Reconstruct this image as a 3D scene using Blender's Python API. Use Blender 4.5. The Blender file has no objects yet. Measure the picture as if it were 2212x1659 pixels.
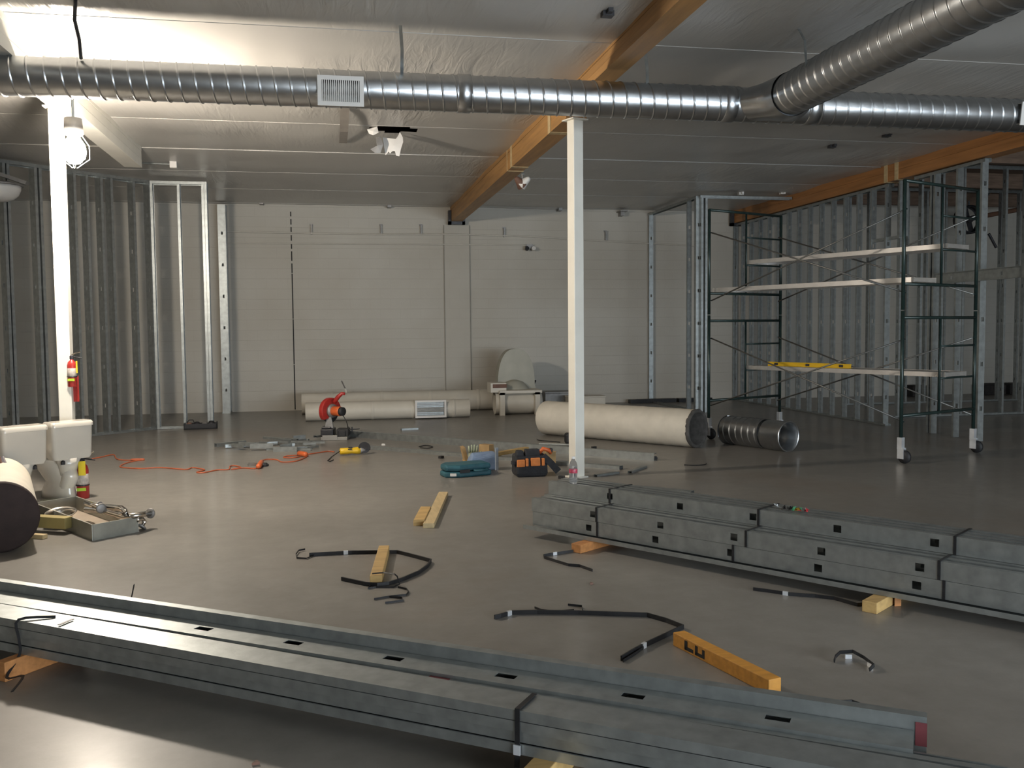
import bpy, bmesh, math, random
from math import sin, cos, pi, radians, sqrt, atan2
from mathutils import Vector, Matrix, noise

random.seed(7)
scene = bpy.context.scene
COL = scene.collection

# ------------------------------------------------------------------ camera
FPX, PSI, TH, RO = 2012.0, radians(11.0), radians(3.38), 0.009
CAM = Vector((0, 0, 1.6))
Fw = Vector((cos(TH) * sin(PSI), cos(TH) * cos(PSI), -sin(TH)))
R0 = Vector((cos(PSI), -sin(PSI), 0))
U0 = R0.cross(Fw)
Rt = R0 * cos(RO) - U0 * sin(RO)
Up = R0 * sin(RO) + U0 * cos(RO)
cd = bpy.data.cameras.new('camera')
cd.sensor_fit = 'HORIZONTAL'
cd.sensor_width = 36.0
cd.lens = 36.0 * FPX / 2212.0
cd.clip_start = 0.05
cam = bpy.data.objects.new('camera', cd)
COL.objects.link(cam)
mw = Matrix((( Rt.x, Up.x, -Fw.x, CAM.x), (Rt.y, Up.y, -Fw.y, CAM.y), (Rt.z, Up.z, -Fw.z, CAM.z), (0, 0, 0, 1)))
cam.matrix_world = mw
scene.camera = cam


def ray(x, y):
    return Fw * FPX + Rt * (x - 1106) - Up * (y - 829.5)


def gp(x, y, z=0.0):
    """photo pixel -> point on the level plane at height z"""
    d = ray(x, y)
    return CAM + d * ((z - CAM.z) / d.z)


def yp(x, y, Y):
    d = ray(x, y)
    return CAM + d * (Y / d.y)


def xp(x, y, X):
    d = ray(x, y)
    return CAM + d * (X / d.x)


# ------------------------------------------------------------------ world, exposure
w = bpy.data.worlds.new('world')
scene.world = w
w.use_nodes = True
bg = w.node_tree.nodes['Background']
bg.inputs[0].default_value = (0.84, 0.93, 1.0, 1)      # overcast daylight outside the storefront
bg.inputs[1].default_value = 19.0
scene.view_settings.view_transform = 'Standard'
scene.view_settings.look = 'None'
scene.view_settings.gamma = 1.0
scene.view_settings.exposure = 0.0
scene.view_settings.use_curve_mapping = False
scene.cycles.max_bounces = 8
scene.cycles.sample_clamp_indirect = 6.0
scene.cycles.caustics_reflective = False
LAMP_MAIN = 1450.0

# daylight enters through the storefront opening of the rear wall (portal: guides sampling only)
pl = bpy.data.lights.new('window_rear_offscreen', 'AREA')
pl.shape = 'RECTANGLE'
pl.size, pl.size_y = 9.6, 2.3
pl.cycles.is_portal = True
po = bpy.data.objects.new('window_rear_offscreen', pl)
COL.objects.link(po)
po.location = (6.6, -3.9, 1.25)
po.rotation_euler = (radians(90), 0, 0)

# ------------------------------------------------------------------ mesh helpers


class MB:
    def __init__(self, M=None):
        self.v, self.f, self.M = [], [], M or Matrix()

    def pts(self, ps):
        i = len(self.v)
        self.v += [self.M @ Vector(p) for p in ps]
        return i

    def box(self, a, b, M=None):
        x0, y0, z0 = a
        x1, y1, z1 = b
        ps = [(x0, y0, z0), (x1, y0, z0), (x1, y1, z0), (x0, y1, z0), (x0, y0, z1), (x1, y0, z1), (x1, y1, z1), (x0, y1, z1)]
        if M:
            ps = [M @ Vector(p) for p in ps]
        i = self.pts(ps)
        self.f += [[i + k for k in q] for q in ((0, 3, 2, 1), (4, 5, 6, 7), (0, 1, 5, 4), (1, 2, 6, 5), (2, 3, 7, 6), (3, 0, 4, 7))]
        return self

    def loft(self, rings, cap=True, closed=True):
        n = len(rings[0])
        i = self.pts([p for r in rings for p in r])
        for k in range(len(rings) - 1):
            for j in range(n if closed else n - 1):
                a, b = i + k * n + j, i + k * n + (j + 1) % n
                self.f.append([a, b, b + n, a + n])
        if cap:
            self.f.append([i + j for j in range(n)][::-1])
            self.f.append([i + (len(rings) - 1) * n + j for j in range(n)])
        return self

    def tube(self, path, r, n=10, cap=True, flat=None):
        """sweep a circle (or a flat ribbon flat=(w,h)) along a path"""
        path = [Vector(p) for p in path]
        rings = []
        prev = None
        for k, p in enumerate(path):
            t = (path[min(k + 1, len(path) - 1)] - path[max(k - 1, 0)])
            t = t.normalized() if t.length > 1e-9 else Vector((1, 0, 0))
            up = Vector((0, 0, 1)) if abs(t.z) < 0.95 else Vector((0, 1, 0))
            if prev is not None:
                s = prev - t * prev.dot(t)
                s = s.normalized() if s.length > 1e-4 else t.cross(up).normalized()
            else:
                s = t.cross(up).normalized()
            prev = s
            u = s.cross(t).normalized()
            rr = r[k] if isinstance(r, (list, tuple)) else r
            if flat:
                rings.append([p + s * (flat[0] / 2 * a) + u * (flat[1] / 2 * b) for a, b in ((-1, -1), (1, -1), (1, 1), (-1, 1))])
            else:
                rings.append([p + s * (rr * cos(2 * pi * j / n)) + u * (rr * sin(2 * pi * j / n)) for j in range(n)])
        return self.loft(rings, cap)

    def lathe(self, prof, n=24, M=None, cap=True):
        """prof: list of (r, z); axis local z"""
        rings = [[(r * cos(2 * pi * j / n), r * sin(2 * pi * j / n), z) for j in range(n)] for r, z in prof]
        if M:
            rings = [[M @ Vector(p) for p in r] for r in rings]
        return self.loft(rings, cap)

    def prism(self, poly, z0, z1, M=None):
        """extrude the xy polygon from z0 to z1"""
        rings = [[(x, y, z) for x, y in poly] for z in (z0, z1)]
        if M:
            rings = [[M @ Vector(p) for p in r] for r in rings]
        return self.loft(rings)

    def mesh(self, name, inv=None):
        me = bpy.data.meshes.new(name)
        vs = [inv @ p for p in self.v] if inv else self.v
        me.from_pydata([tuple(p) for p in vs], [], self.f)
        bm = bmesh.new()
        bm.from_mesh(me)
        bmesh.ops.recalc_face_normals(bm, faces=bm.faces)
        bm.to_mesh(me)
        bm.free()
        return me


MW = {}       # world matrix of each object I made


def empty(name, loc, rz=0.0):
    o = bpy.data.objects.new(name, None)
    o.empty_display_size = 0.1
    COL.objects.link(o)
    o.location = loc
    o.rotation_euler = (0, 0, rz)
    MW[o.name] = Matrix.Translation(Vector(loc)) @ Matrix.Rotation(rz, 4, 'Z')
    return o


def tag(o, label=None, cat=None, group=None, kind=None):
    if label:
        o['label'] = label
    if cat:
        o['category'] = cat
    if group:
        o['group'] = group
    if kind:
        o['kind'] = kind
    return o


def build(mb, name, mat, parent=None, smooth=False, bevel=0.0, origin=True, local=False):
    """mb in world coordinates (local=True: in the parent's own space)"""
    if parent is not None:
        W = MW[parent.name]
        inv = None if local else W.inverted()
        me = mb.mesh(name, inv)
        o = bpy.data.objects.new(name, me)
        COL.objects.link(o)
        o.parent = parent
        MW[o.name] = W.copy()
    else:
        lo = Vector([min(p[k] for p in mb.v) for k in range(3)])
        hi = Vector([max(p[k] for p in mb.v) for k in range(3)])
        c = Vector(((lo.x + hi.x) / 2, (lo.y + hi.y) / 2, lo.z)) if origin else Vector((0, 0, 0))
        T = Matrix.Translation(c)
        me = mb.mesh(name, T.inverted())
        o = bpy.data.objects.new(name, me)
        COL.objects.link(o)
        o.location = c
        MW[o.name] = T
    me.materials.append(mat)
    if smooth:
        me.shade_smooth() if hasattr(me, 'shade_smooth') else None
        if smooth is True:
            md = o.modifiers.new('edges', 'EDGE_SPLIT')
            md.split_angle = radians(40)
    if bevel:
        b = o.modifiers.new('bevel', 'BEVEL')
        b.width, b.segments, b.limit_method = bevel, 2, 'ANGLE'
    return o


def share(me, name, parent, M):
    """an object on existing mesh data, M = matrix in the parent's space (or world when parent is None)"""
    o = bpy.data.objects.new(name, me)
    COL.objects.link(o)
    if parent is not None:
        o.parent = parent
        MW[o.name] = MW[parent.name] @ M
    else:
        MW[o.name] = M.copy()
    o.matrix_basis = M
    return o


def struct(o, label=None):
    o['kind'] = 'structure'
    if label:
        o['label'] = label
    return o


# ------------------------------------------------------------------ materials
MATS = {}


def mat(name, col, rough=0.6, metal=0.0, var=0.12, scale=6.0, bump=0.0, bscale=40.0, spec=0.5, stretch=None, emit=0.0, ecol=None, coat=0.0, rvar=0.0):
    if name in MATS:
        return MATS[name]
    m = bpy.data.materials.new(name)
    m.use_nodes = True
    nt = m.node_tree
    p = nt.nodes['Principled BSDF']
    tc = nt.nodes.new('ShaderNodeTexCoord')
    mp = nt.nodes.new('ShaderNodeMapping')
    nt.links.new(tc.outputs['Object'], mp.inputs[0])
    if stretch:
        mp.inputs['Scale'].default_value = stretch
    n = nt.nodes.new('ShaderNodeTexNoise')
    n.inputs['Scale'].default_value = scale
    n.inputs['Detail'].default_value = 6
    nt.links.new(mp.outputs[0], n.inputs[0])
    cr = nt.nodes.new('ShaderNodeValToRGB')
    c = Vector(col[:3])
    cr.color_ramp.elements[0].position = 0.3
    cr.color_ramp.elements[1].position = 0.7
    cr.color_ramp.elements[0].color = (*(c * (1 - var)), 1)
    cr.color_ramp.elements[1].color = (*[min(1, k * (1 + var)) for k in c], 1)
    nt.links.new(n.outputs[0], cr.inputs[0])
    nt.links.new(cr.outputs[0], p.inputs['Base Color'])
    p.inputs['Roughness'].default_value = rough
    if rvar:
        mr = nt.nodes.new('ShaderNodeMapRange')
        mr.inputs['To Min'].default_value = max(0.02, rough - rvar)
        mr.inputs['To Max'].default_value = rough + rvar
        nt.links.new(n.outputs[0], mr.inputs[0])
        nt.links.new(mr.outputs[0], p.inputs['Roughness'])
    p.inputs['Metallic'].default_value = metal
    p.inputs['Specular IOR Level'].default_value = spec
    p.inputs['Coat Weight'].default_value = coat
    if bump:
        n2 = nt.nodes.new('ShaderNodeTexNoise')
        n2.inputs['Scale'].default_value = bscale
        n2.inputs['Detail'].default_value = 4
        nt.links.new(mp.outputs[0], n2.inputs[0])
        b = nt.nodes.new('ShaderNodeBump')
        b.inputs['Strength'].default_value = bump
        b.inputs['Distance'].default_value = 0.01
        nt.links.new(n2.outputs[0], b.inputs['Height'])
        nt.links.new(b.outputs[0], p.inputs['Normal'])
    if emit:
        p.inputs['Emission Color'].default_value = (*(ecol or col), 1)
        p.inputs['Emission Strength'].default_value = emit
    MATS[name] = m
    return m


galv = mat('galvanized_steel', (0.36, 0.385, 0.385), 0.40, 0.8, 0.16, 14, 0.05, 60)
galv_dull = galv
duct_m = mat('spiral_duct_steel', (0.52, 0.54, 0.56), 0.3, 1.0, 0.08, 10, 0.03, 30)
white_paint = mat('white_paint', (0.80, 0.78, 0.71), 0.5, 0, 0.05, 4, 0.04, 60)
black_m = mat('black_rubber', (0.018, 0.018, 0.02), 0.6, 0, 0.2, 20)
black_steel = mat('black_strapping', (0.022, 0.022, 0.024), 0.42, 0.3, 0.2, 30)
green_steel = mat('dark_green_scaffold_paint', (0.018, 0.035, 0.032), 0.35, 0.2, 0.25, 12)
wood_glulam = mat('glulam_timber', (0.38, 0.205, 0.07), 0.5, 0, 0.22, 2.2, 0.1, 20, stretch=(6, 0.5, 9))
pine = mat('pine_wood', (0.50, 0.33, 0.13), 0.65, 0, 0.15, 5, 0.08, 30, stretch=(1, 6, 6))
pale_pine = mat('pale_pine_wood', (0.52, 0.40, 0.22), 0.65, 0, 0.12, 5, 0.08, 30, stretch=(6, 1, 6))
orange_wood = mat('orange_wood', (0.46, 0.20, 0.065), 0.65, 0, 0.2, 6, 0.08, 30, stretch=(2, 6, 6))
yellow_wood = mat('yellow_board_wood', (0.58, 0.27, 0.045), 0.6, 0, 0.16, 5, 0.06, 30, stretch=(1.5, 7, 7))
alu = mat('aluminium_plank', (0.70, 0.68, 0.66), 0.35, 0.8, 0.08, 8)
porcelain = mat('white_porcelain', (0.66, 0.62, 0.55), 0.18, 0, 0.03, 3, coat=0.3)
red_paint = mat('red_paint', (0.38, 0.03, 0.025), 0.35, 0, 0.1, 8)
orange_paint = mat('orange_paint', (0.62, 0.13, 0.035), 0.4, 0, 0.1, 8)
yellow_paint = mat('yellow_paint', (0.75, 0.47, 0.02), 0.4, 0, 0.08, 8)
yellow_card = mat('yellow_card', (0.75, 0.58, 0.03), 0.7, 0, 0.05, 8)
teal = mat('teal_plastic', (0.025, 0.10, 0.13), 0.45, 0, 0.15, 12, 0.06, 60)
blue_cloth = mat('blue_grey_cloth', (0.16, 0.22, 0.33), 0.8, 0, 0.15, 14, 0.2, 60)
black_cloth = mat('black_canvas', (0.022, 0.023, 0.027), 0.85, 0, 0.25, 20, 0.3, 90)
orange_cloth = mat('orange_canvas', (0.62, 0.20, 0.05), 0.8, 0, 0.15, 18, 0.2, 80)
chrome = mat('chrome', (0.62, 0.58, 0.53), 0.16, 1.0, 0.05, 6)
dark_metal = mat('dark_cast_metal', (0.05, 0.05, 0.055), 0.45, 0.6, 0.2, 12, 0.1, 40)
grey_metal = mat('grey_cast_metal', (0.28, 0.27, 0.26), 0.5, 0.5, 0.15, 12, 0.05, 40)
pale_fabric = mat('white_duct_wrap', (0.66, 0.61, 0.52), 0.6, 0, 0.07, 5, 0.1, 24)
white_duct = mat('white_painted_duct', (0.66, 0.62, 0.54), 0.5, 0, 0.06, 3, 0.05, 30)
cardboard = mat('cardboard', (0.40, 0.27, 0.13), 0.85, 0, 0.12, 8, 0.1, 40)
dark_void = mat('dark_lining', (0.03, 0.026, 0.025), 0.9, 0, 0.3, 14, 0.3, 40)
dark_wood = mat('brown_roof_deck_wood', (0.15, 0.10, 0.07), 0.8, 0, 0.3, 3, 0.1, 20, stretch=(1, 8, 8))
white_plastic = mat('white_plastic', (0.75, 0.73, 0.70), 0.45, 0, 0.03, 6)
cord_m = mat('orange_cord_rubber', (0.42, 0.10, 0.04), 0.55, 0, 0.12, 20)
glove_m = mat('pale_green_glove', (0.38, 0.42, 0.30), 0.85, 0, 0.12, 20, 0.2, 60)
brown_tile = mat('brown_stain', (0.16, 0.085, 0.06), 0.7, 0, 0.2, 12)
pipe_m = mat('painted_conduit', (0.58, 0.55, 0.49), 0.5, 0, 0.05, 8)


def node_mat(name):
    m = bpy.data.materials.new(name)
    m.use_nodes = True
    nt = m.node_tree
    return m, nt, nt.nodes['Principled BSDF']


def N(nt, t, **kw):
    n = nt.nodes.new('ShaderNode' + t)
    for k, v in kw.items():
        n.inputs[k.replace('_', ' ')].default_value = v
    return n


def ramp(nt, src, stops):
    r = nt.nodes.new('ShaderNodeValToRGB')
    while len(r.color_ramp.elements) < len(stops):
        r.color_ramp.elements.new(0.5)
    for e, (p, c) in zip(r.color_ramp.elements, stops):
        e.position, e.color = p, (*c, 1)
    nt.links.new(src, r.inputs[0])
    return r


# sealed concrete floor: grey, blotchy, semi-gloss, rusty brown smears
m_floor, nt, p = node_mat('sealed_concrete')
tc = N(nt, 'TexCoord')
n1 = N(nt, 'TexNoise', Scale=0.55, Detail=7.0, Roughness=0.62)
n2 = N(nt, 'TexNoise', Scale=6.0, Detail=6.0, Roughness=0.7)
n3 = N(nt, 'TexNoise', Scale=0.28, Detail=5.0, Roughness=0.6)
n3.noise_dimensions = '4D'
n3.inputs['W'].default_value = 3.7
for n in (n1, n2, n3):
    nt.links.new(tc.outputs['Object'], n.inputs['Vector'])
r1 = ramp(nt, n1.outputs[0], [(0.3, (0.185, 0.172, 0.155)), (0.7, (0.265, 0.25, 0.228))])
r2 = ramp(nt, n2.outputs[0], [(0.3, (0.86, 0.86, 0.86)), (0.7, (1.06, 1.06, 1.06))])
mx = nt.nodes.new('ShaderNodeMix')
mx.data_type, mx.blend_type = 'RGBA', 'MULTIPLY'
mx.inputs[0].default_value = 1.0
nt.links.new(r1.outputs[0], mx.inputs[6])
nt.links.new(r2.outputs[0], mx.inputs[7])
r3 = ramp(nt, n3.outputs[0], [(0.56, (0, 0, 0)), (0.72, (0.6, 0.6, 0.6))])
mx2 = nt.nodes.new('ShaderNodeMix')
mx2.data_type = 'RGBA'
nt.links.new(r3.outputs[0], mx2.inputs[0])
nt.links.new(mx.outputs[2], mx2.inputs[6])
mx2.inputs[7].default_value = (0.20, 0.145, 0.105, 1)
nt.links.new(mx2.outputs[2], p.inputs['Base Color'])
rr = N(nt, 'MapRange', To_Min=0.36, To_Max=0.58)
nt.links.new(n1.outputs[0], rr.inputs[0])
nt.links.new(rr.outputs[0], p.inputs['Roughness'])
p.inputs['Specular IOR Level'].default_value = 0.4
p.inputs['Coat Weight'].default_value = 0.35
p.inputs['Coat Roughness'].default_value = 0.17
p.inputs['Coat IOR'].default_value = 1.4
bp = N(nt, 'Bump', Strength=0.12, Distance=0.01)
nt.links.new(n2.outputs[0], bp.inputs['Height'])
nt.links.new(bp.outputs[0], p.inputs['Normal'])

# painted block wall: off-white, faint vertical joints and scuffs
m_wall, nt, p = node_mat('painted_block')
tc = N(nt, 'TexCoord')
mp = N(nt, 'Mapping')
mp.inputs['Rotation'].default_value = (radians(90), 0, 0)
nt.links.new(tc.outputs['Object'], mp.inputs[0])
br = N(nt, 'TexBrick', Scale=1.0, Mortar_Size=0.006, Mortar_Smooth=0.6, Brick_Width=0.406, Row_Height=0.2035)
br.inputs['Color1'].default_value = (0.585, 0.565, 0.515, 1)
br.inputs['Color2'].default_value = (0.575, 0.555, 0.505, 1)
br.inputs['Mortar'].default_value = (0.555, 0.535, 0.485, 1)
nt.links.new(mp.outputs[0], br.inputs[0])
n1 = N(nt, 'TexNoise', Scale=0.7, Detail=6.0)
nt.links.new(tc.outputs['Object'], n1.inputs['Vector'])
r1 = ramp(nt, n1.outputs[0], [(0.3, (0.88, 0.86, 0.83)), (0.7, (1.0, 1.0, 1.0))])
mx = nt.nodes.new('ShaderNodeMix')
mx.data_type, mx.blend_type = 'RGBA', 'MULTIPLY'
mx.inputs[0].default_value = 1.0
nt.links.new(br.outputs[0], mx.inputs[6])
nt.links.new(r1.outputs[0], mx.inputs[7])
nt.links.new(mx.outputs[2], p.inputs['Base Color'])
p.inputs['Roughness'].default_value = 0.75
n2 = N(nt, 'TexNoise', Scale=45.0, Detail=3.0)
nt.links.new(tc.outputs['Object'], n2.inputs['Vector'])
bp = N(nt, 'Bump', Strength=0.25, Distance=0.008)
nt.links.new(n2.outputs[0], bp.inputs['Height'])
nt.links.new(bp.outputs[0], p.inputs['Normal'])

# vinyl-faced insulation under the roof: grey white, shiny, gathered in fine wrinkles
m_vinyl, nt, p = node_mat('vinyl_insulation_facing')
tc = N(nt, 'TexCoord')
n1 = N(nt, 'TexNoise', Scale=0.6, Detail=5.0)
nt.links.new(tc.outputs['Object'], n1.inputs['Vector'])
r1 = ramp(nt, n1.outputs[0], [(0.3, (0.46, 0.445, 0.42)), (0.7, (0.56, 0.545, 0.515))])
nt.links.new(r1.outputs[0], p.inputs['Base Color'])
p.inputs['Roughness'].default_value = 0.34
p.inputs['Specular IOR Level'].default_value = 0.6
mp = N(nt, 'Mapping')
mp.inputs['Scale'].default_value = (7.0, 1.1, 1.0)
nt.links.new(tc.outputs['Object'], mp.inputs[0])
nw = N(nt, 'TexNoise', Scale=1.6, Detail=3.0, Distortion=0.9)
nt.links.new(mp.outputs[0], nw.inputs['Vector'])
nm = N(nt, 'TexNoise', Scale=0.45, Detail=2.0)
nt.links.new(tc.outputs['Object'], nm.inputs['Vector'])
rm = ramp(nt, nm.outputs[0], [(0.42, (0.05, 0.05, 0.05)), (0.62, (1, 1, 1))])
ml = nt.nodes.new('ShaderNodeMath')
ml.operation = 'MULTIPLY'
nt.links.new(nw.outputs[0], ml.inputs[0])
nt.links.new(rm.outputs[0], ml.inputs[1])
bp = N(nt, 'Bump', Strength=0.55, Distance=0.03)
nt.links.new(ml.outputs[0], bp.inputs['Height'])
nt.links.new(bp.outputs[0], p.inputs['Normal'])


def emissive(name, col, strength):
    m = bpy.data.materials.new(name)
    m.use_nodes = True
    nt = m.node_tree
    nt.nodes.clear()
    o = nt.nodes.new('ShaderNodeOutputMaterial')
    e = nt.nodes.new('ShaderNodeEmission')
    e.inputs[0].default_value = (*col, 1)
    e.inputs[1].default_value = strength
    nt.links.new(e.outputs[0], o.inputs[0])
    return m


# clear PET
m_clear, nt, p = node_mat('clear_plastic')
p.inputs['Base Color'].default_value = (0.95, 0.97, 1, 1)
p.inputs['Roughness'].default_value = 0.06
p.inputs['Transmission Weight'].default_value = 0.92
p.inputs['IOR'].default_value = 1.2

# ------------------------------------------------------------------ the setting
YB, ZC = 19.2, 4.1
XL, XR, YR = -9.0, 18.0, -4.0
mb = MB().box((XL - .2, YR - .2, -0.2), (XR + .2, YB + .2, 0))
struct(build(mb, 'floor', m_floor, origin=False), 'grey sealed concrete floor with brown smears')

# back wall: block courses with shallow recessed bed joints
mb = MB()
poly = []
z = 0.0
course = 0.2035
while z < ZC + 0.3:
    poly += [(0.0, z), (0.0, z + course - 0.006), (0.004, z + course - 0.004), (0.004, z + course)]
    z += course
poly += [(0.2, z), (0.2, 0)]
mb.loft([[(x, YB + y, zz) for y, zz in poly] for x in (XL - .2, XR + .2)])
wall_back = struct(build(mb, 'wall_back', m_wall, origin=False), 'long painted concrete block wall at the far end')
for nm, a, b in (('wall_left', (XL - .2, YR, 0), (XL, YB, 4.4)), ('wall_right', (XR, YR, 0), (XR + .2, YB, 4.4))):
    struct(build(MB().box(a, b), nm, m_wall, origin=False), 'painted concrete block side wall')
# rear wall (behind the camera) with its storefront opening
mb = MB()
mb.box((XL, YR - .2, 0), (1.8, YR, 4.4)).box((11.4, YR - .2, 0), (XR, YR, 4.4)).box((1.8, YR - .2, 2.4), (11.4, YR, 4.4)).box((1.8, YR - .2, 0), (11.4, YR, 0.1))
struct(build(mb, 'wall_rear', m_wall, origin=False), 'painted block wall with a storefront opening')
win = struct(build(MB().box((1.8, YR - .12, 0.1), (11.4, YR - .06, 0.16)).box((1.8, YR - .12, 2.34), (11.4, YR - .06, 2.4)), 'window_1', dark_metal, origin=False), 'storefront glazing frame')
for k in range(9):
    x = 1.8 + 1.2 * k
    build(MB().box((x - .025, YR - .12, .1), (x + .025, YR - .06, 2.4)), 'mullion', dark_metal, win)

# pilaster with its edge lines, and the control joint of the back wall
o = build(MB().box((2.33, YB - 0.03, 0), (2.86, YB + 0.02, 3.74)), 'pilaster', m_wall, wall_back)
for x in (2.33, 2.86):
    build(MB().box((x - .008, YB - 0.034, 0), (x + .008, YB - .029, 3.74)), 'edge_line', mat('grey_edge', (0.30, 0.285, 0.25), .8), wall_back)  # thin strips, darker than the wall, down both pilaster edges
tj = yp(628, 460, YB)
bj = yp(636, 880, YB)
caulk = mat('black_caulk', (0.02, 0.02, 0.02), .8)
mb = MB()
zz = 0.02
while zz < 3.95:
    L = 0.9 if zz < 2.0 else (0.19 if zz < 3 else 0.11)
    mb.box((tj.x - .011, YB - .004, zz), (tj.x + .011, YB + .02, min(zz + L, 3.97)))
    zz += L + (0.012 if zz < 2 else 0.05)
build(mb, 'control_joint', caulk, wall_back)
# scuffs along the foot of the wall
# roof deck and insulation strips
ceil = struct(build(MB().box((XL - .2, YR - .2, 4.42), (XR + .2, YB + .2, 4.6)), 'ceiling', dark_wood, origin=False), 'ceiling of shiny grey insulation facing under the roof')
XI = 8.75
pitch = 1.83
y0 = 13.55 - pitch * 10
hole_c, hole_a, hole_b = gp(847, 281, ZC), 0.30, 0.20
k = 0
while y0 < YB:
    a, b = max(y0, YR), min(y0 + pitch, YB)
    if b - a > 0.05:
        dx = 0.24 if b < 5 else 0.1
        nx = int((XI - XL) / dx)
        ny = 18 if b > 5 else 8
        mb = MB()
        ps = []
        for j in range(ny + 1):
            t = j / ny
            yy = a + (b - a) * t
            for i in range(nx + 1):
                xx = XL + (XI - XL) * i / nx
                sag = 0.012 * sin(pi * t) ** 0.7 if 0 < t < 1 else 0
                nz = noise.noise(Vector((xx * 0.6, yy * 0.9, 3.1))) * 0.03 + noise.noise(Vector((xx * 4.5, yy * 1.1, 7.7 + k))) * 0.012
                ps.append((xx, yy, ZC + 0.012 - sag + nz * sin(pi * t)))
        i0 = mb.pts(ps)
        W_ = nx + 1
        for j in range(ny):
            for i in range(nx):
                c = (Vector(ps[j * W_ + i]) + Vector(ps[(j + 1) * W_ + i + 1])) / 2
                if ((c.x - hole_c.x) / hole_a) ** 2 + ((c.y - hole_c.y) / hole_b) ** 2 < 1:
                    continue
                mb.f.append([i0 + j * W_ + i, i0 + j * W_ + i + 1, i0 + (j + 1) * W_ + i + 1, i0 + (j + 1) * W_ + i])
        build(mb, 'insulation_strip', m_vinyl, ceil, smooth='plain')
        if b < YB - .1 and b > 4:
            build(MB().tube([(XL, b, ZC + .011), (XI, b, ZC + .011)], .011 if abs(b - 13.55) < .1 else .004, 6), 'seam', m_vinyl, ceil, smooth='plain')
    y0 += pitch
    k += 1
# bare purlins beyond the insulated part
for yy in (6, 8.4, 10.8, 13.2, 15.6, 18):
    build(MB().box((XI + .15, yy - .05, 4.15), (XR, yy + .05, 4.42)), 'purlin', dark_wood, ceil)

# ------------------------------------------------------------------ timber beams
def beam(x0, x1, y0_, y1_, z0, z1, label, straps, saddle=None, m=None):
    e = empty('timber_beam', ((x0 + x1) / 2, (y0_ + y1_) / 2, z0))
    tag(e, label, 'beam')
    n = 3
    h = (z1 - z0) / n
    for i in range(n):
        build(MB().box((x0 + .002 * (i % 2), y0_, z0 + h * i), (x1 - .002 * (i % 2), y1_, z0 + h * (i + 1) - .003)), 'lamination', m or wood_glulam, e)
    for yy, wd in straps:
        build(MB().box((x0 - .006, yy - wd / 2, z0 - .006), (x1 + .006, yy + wd / 2, z0)).box((x0 - .008, yy - wd / 2, z0 - .006), (x0, yy + wd / 2, z1)), 'pale_patch', pale_pine, e)
    if saddle:
        build(MB().box((x0 - .06, saddle, z0 - .06), (x1 + .06, saddle + .12, z0)).box((x0 - .06, saddle, z0 - .06), (x0, saddle + .12, z0 + .22)).box((x1, saddle, z0 - .06), (x1 + .06, saddle + .12, z0 + .1)), 'steel_saddle', dark_metal, e)
    return e


beam(2.47, 2.69, 9.60, YB + .02, 3.80, ZC + .06, 'deep brown glulam beam running from white column to back wall', [(12.6, .10), (12.9, .03), (10.35, .12)], YB - .2)
beam(2.49, 2.69, YR, 9.598, 3.93, ZC + .06, 'shallower brown glulam beam on the storefront side of white column', [])
beam(8.62, 8.86, YR, YB + .02, 3.845, ZC + .2, 'reddish brown glulam beam above the open metal stud partition', [(13.12, .09), (13.4, .09)], YB - .2, mat('reddish_glulam', (0.36, 0.165, 0.055), .5, 0, .22, 2.2, .1, 20, stretch=(6, .5, 9)))
beam(-2.68, -2.46, YR, 13.5, 3.83, ZC + .06, 'white timber beam above white column beside the two toilets', [], None, white_paint)  # coloured white throughout, unlike the brown glulam beams

# white square steel columns
def column(x, y, top, label, rz=0.0):
    e = empty('steel_column', (x, y, 0), rz)
    T = MW[e.name] @ Matrix.Translation((-x, -y, 0))
    tag(e, label, 'column')
    s = .062
    build(MB(T).box((x - s, y - s, 0), (x + s, y + s, top)), 'post', white_paint, e, bevel=.008)
    build(MB(T).box((x - .1, y - .1, top - .001), (x + .1, y + .1, top + .012)), 'cap_plate', white_paint, e)
    build(MB(T).box((x - .09, y - .09, 0), (x + .09, y + .09, .012)), 'base_plate', white_paint, e)
    return e


column(2.58, 9.66, 3.787, 'white square steel column beside the black and orange tool bag', radians(22))
column(-2.62, 10.05, 3.817, 'white square steel column standing behind the two toilets')

# ------------------------------------------------------------------ spiral ducts
DUCT_Y, DUCT_Z, DUCT_R = 8.3, 3.68, 0.157


def spiral(M, L, r, pitch=.128, n=40, rib=.0075, cap=True):
    """spiral seam duct along local x"""
    mb = MB(M)
    prof = [(0, 0), (.003, 0), (.007, 1), (.014, 1), (.018, 0), (.022, 0), (pitch * .5, .25), (pitch - .003, 0)]
    rings = []
    k = 0
    while k * pitch < L:
        for dx, h in prof:
            x = k * pitch + dx
            if x <= L:
                rings.append((x, h))
        k += 1
    rr = []
    for x, h in rings:
        rr.append([(min(max(x + pitch * (j / n - .5), 0), L), (r + rib * h) * cos(2 * pi * j / n), (r + rib * h) * sin(2 * pi * j / n)) for j in range(n)])
    mb.loft(rr, cap)
    return mb


xa, xb = -9.0, 9.2
duct = empty('spiral_duct', (4.0, DUCT_Y, DUCT_Z - DUCT_R))
tag(duct, 'long round galvanized spiral duct hung across the room under ceiling', 'duct')
Md = Matrix.Translation((xa, DUCT_Y, DUCT_Z))
build(spiral(Md, xb - xa, DUCT_R), 'duct_run', duct_m, duct, smooth='plain')
TX = 4.10
for x in (-3.2, 1.2, TX - .42, TX + .42):
    build(MB(Matrix.Translation((x, DUCT_Y, DUCT_Z)) @ Matrix.Rotation(pi / 2, 4, 'Y')).lathe([(DUCT_R, -.06), (DUCT_R + .010, -.055), (DUCT_R + .010, .055), (DUCT_R, .06)], 40, cap=False), 'coupling', duct_m, duct, smooth='plain')


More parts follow.
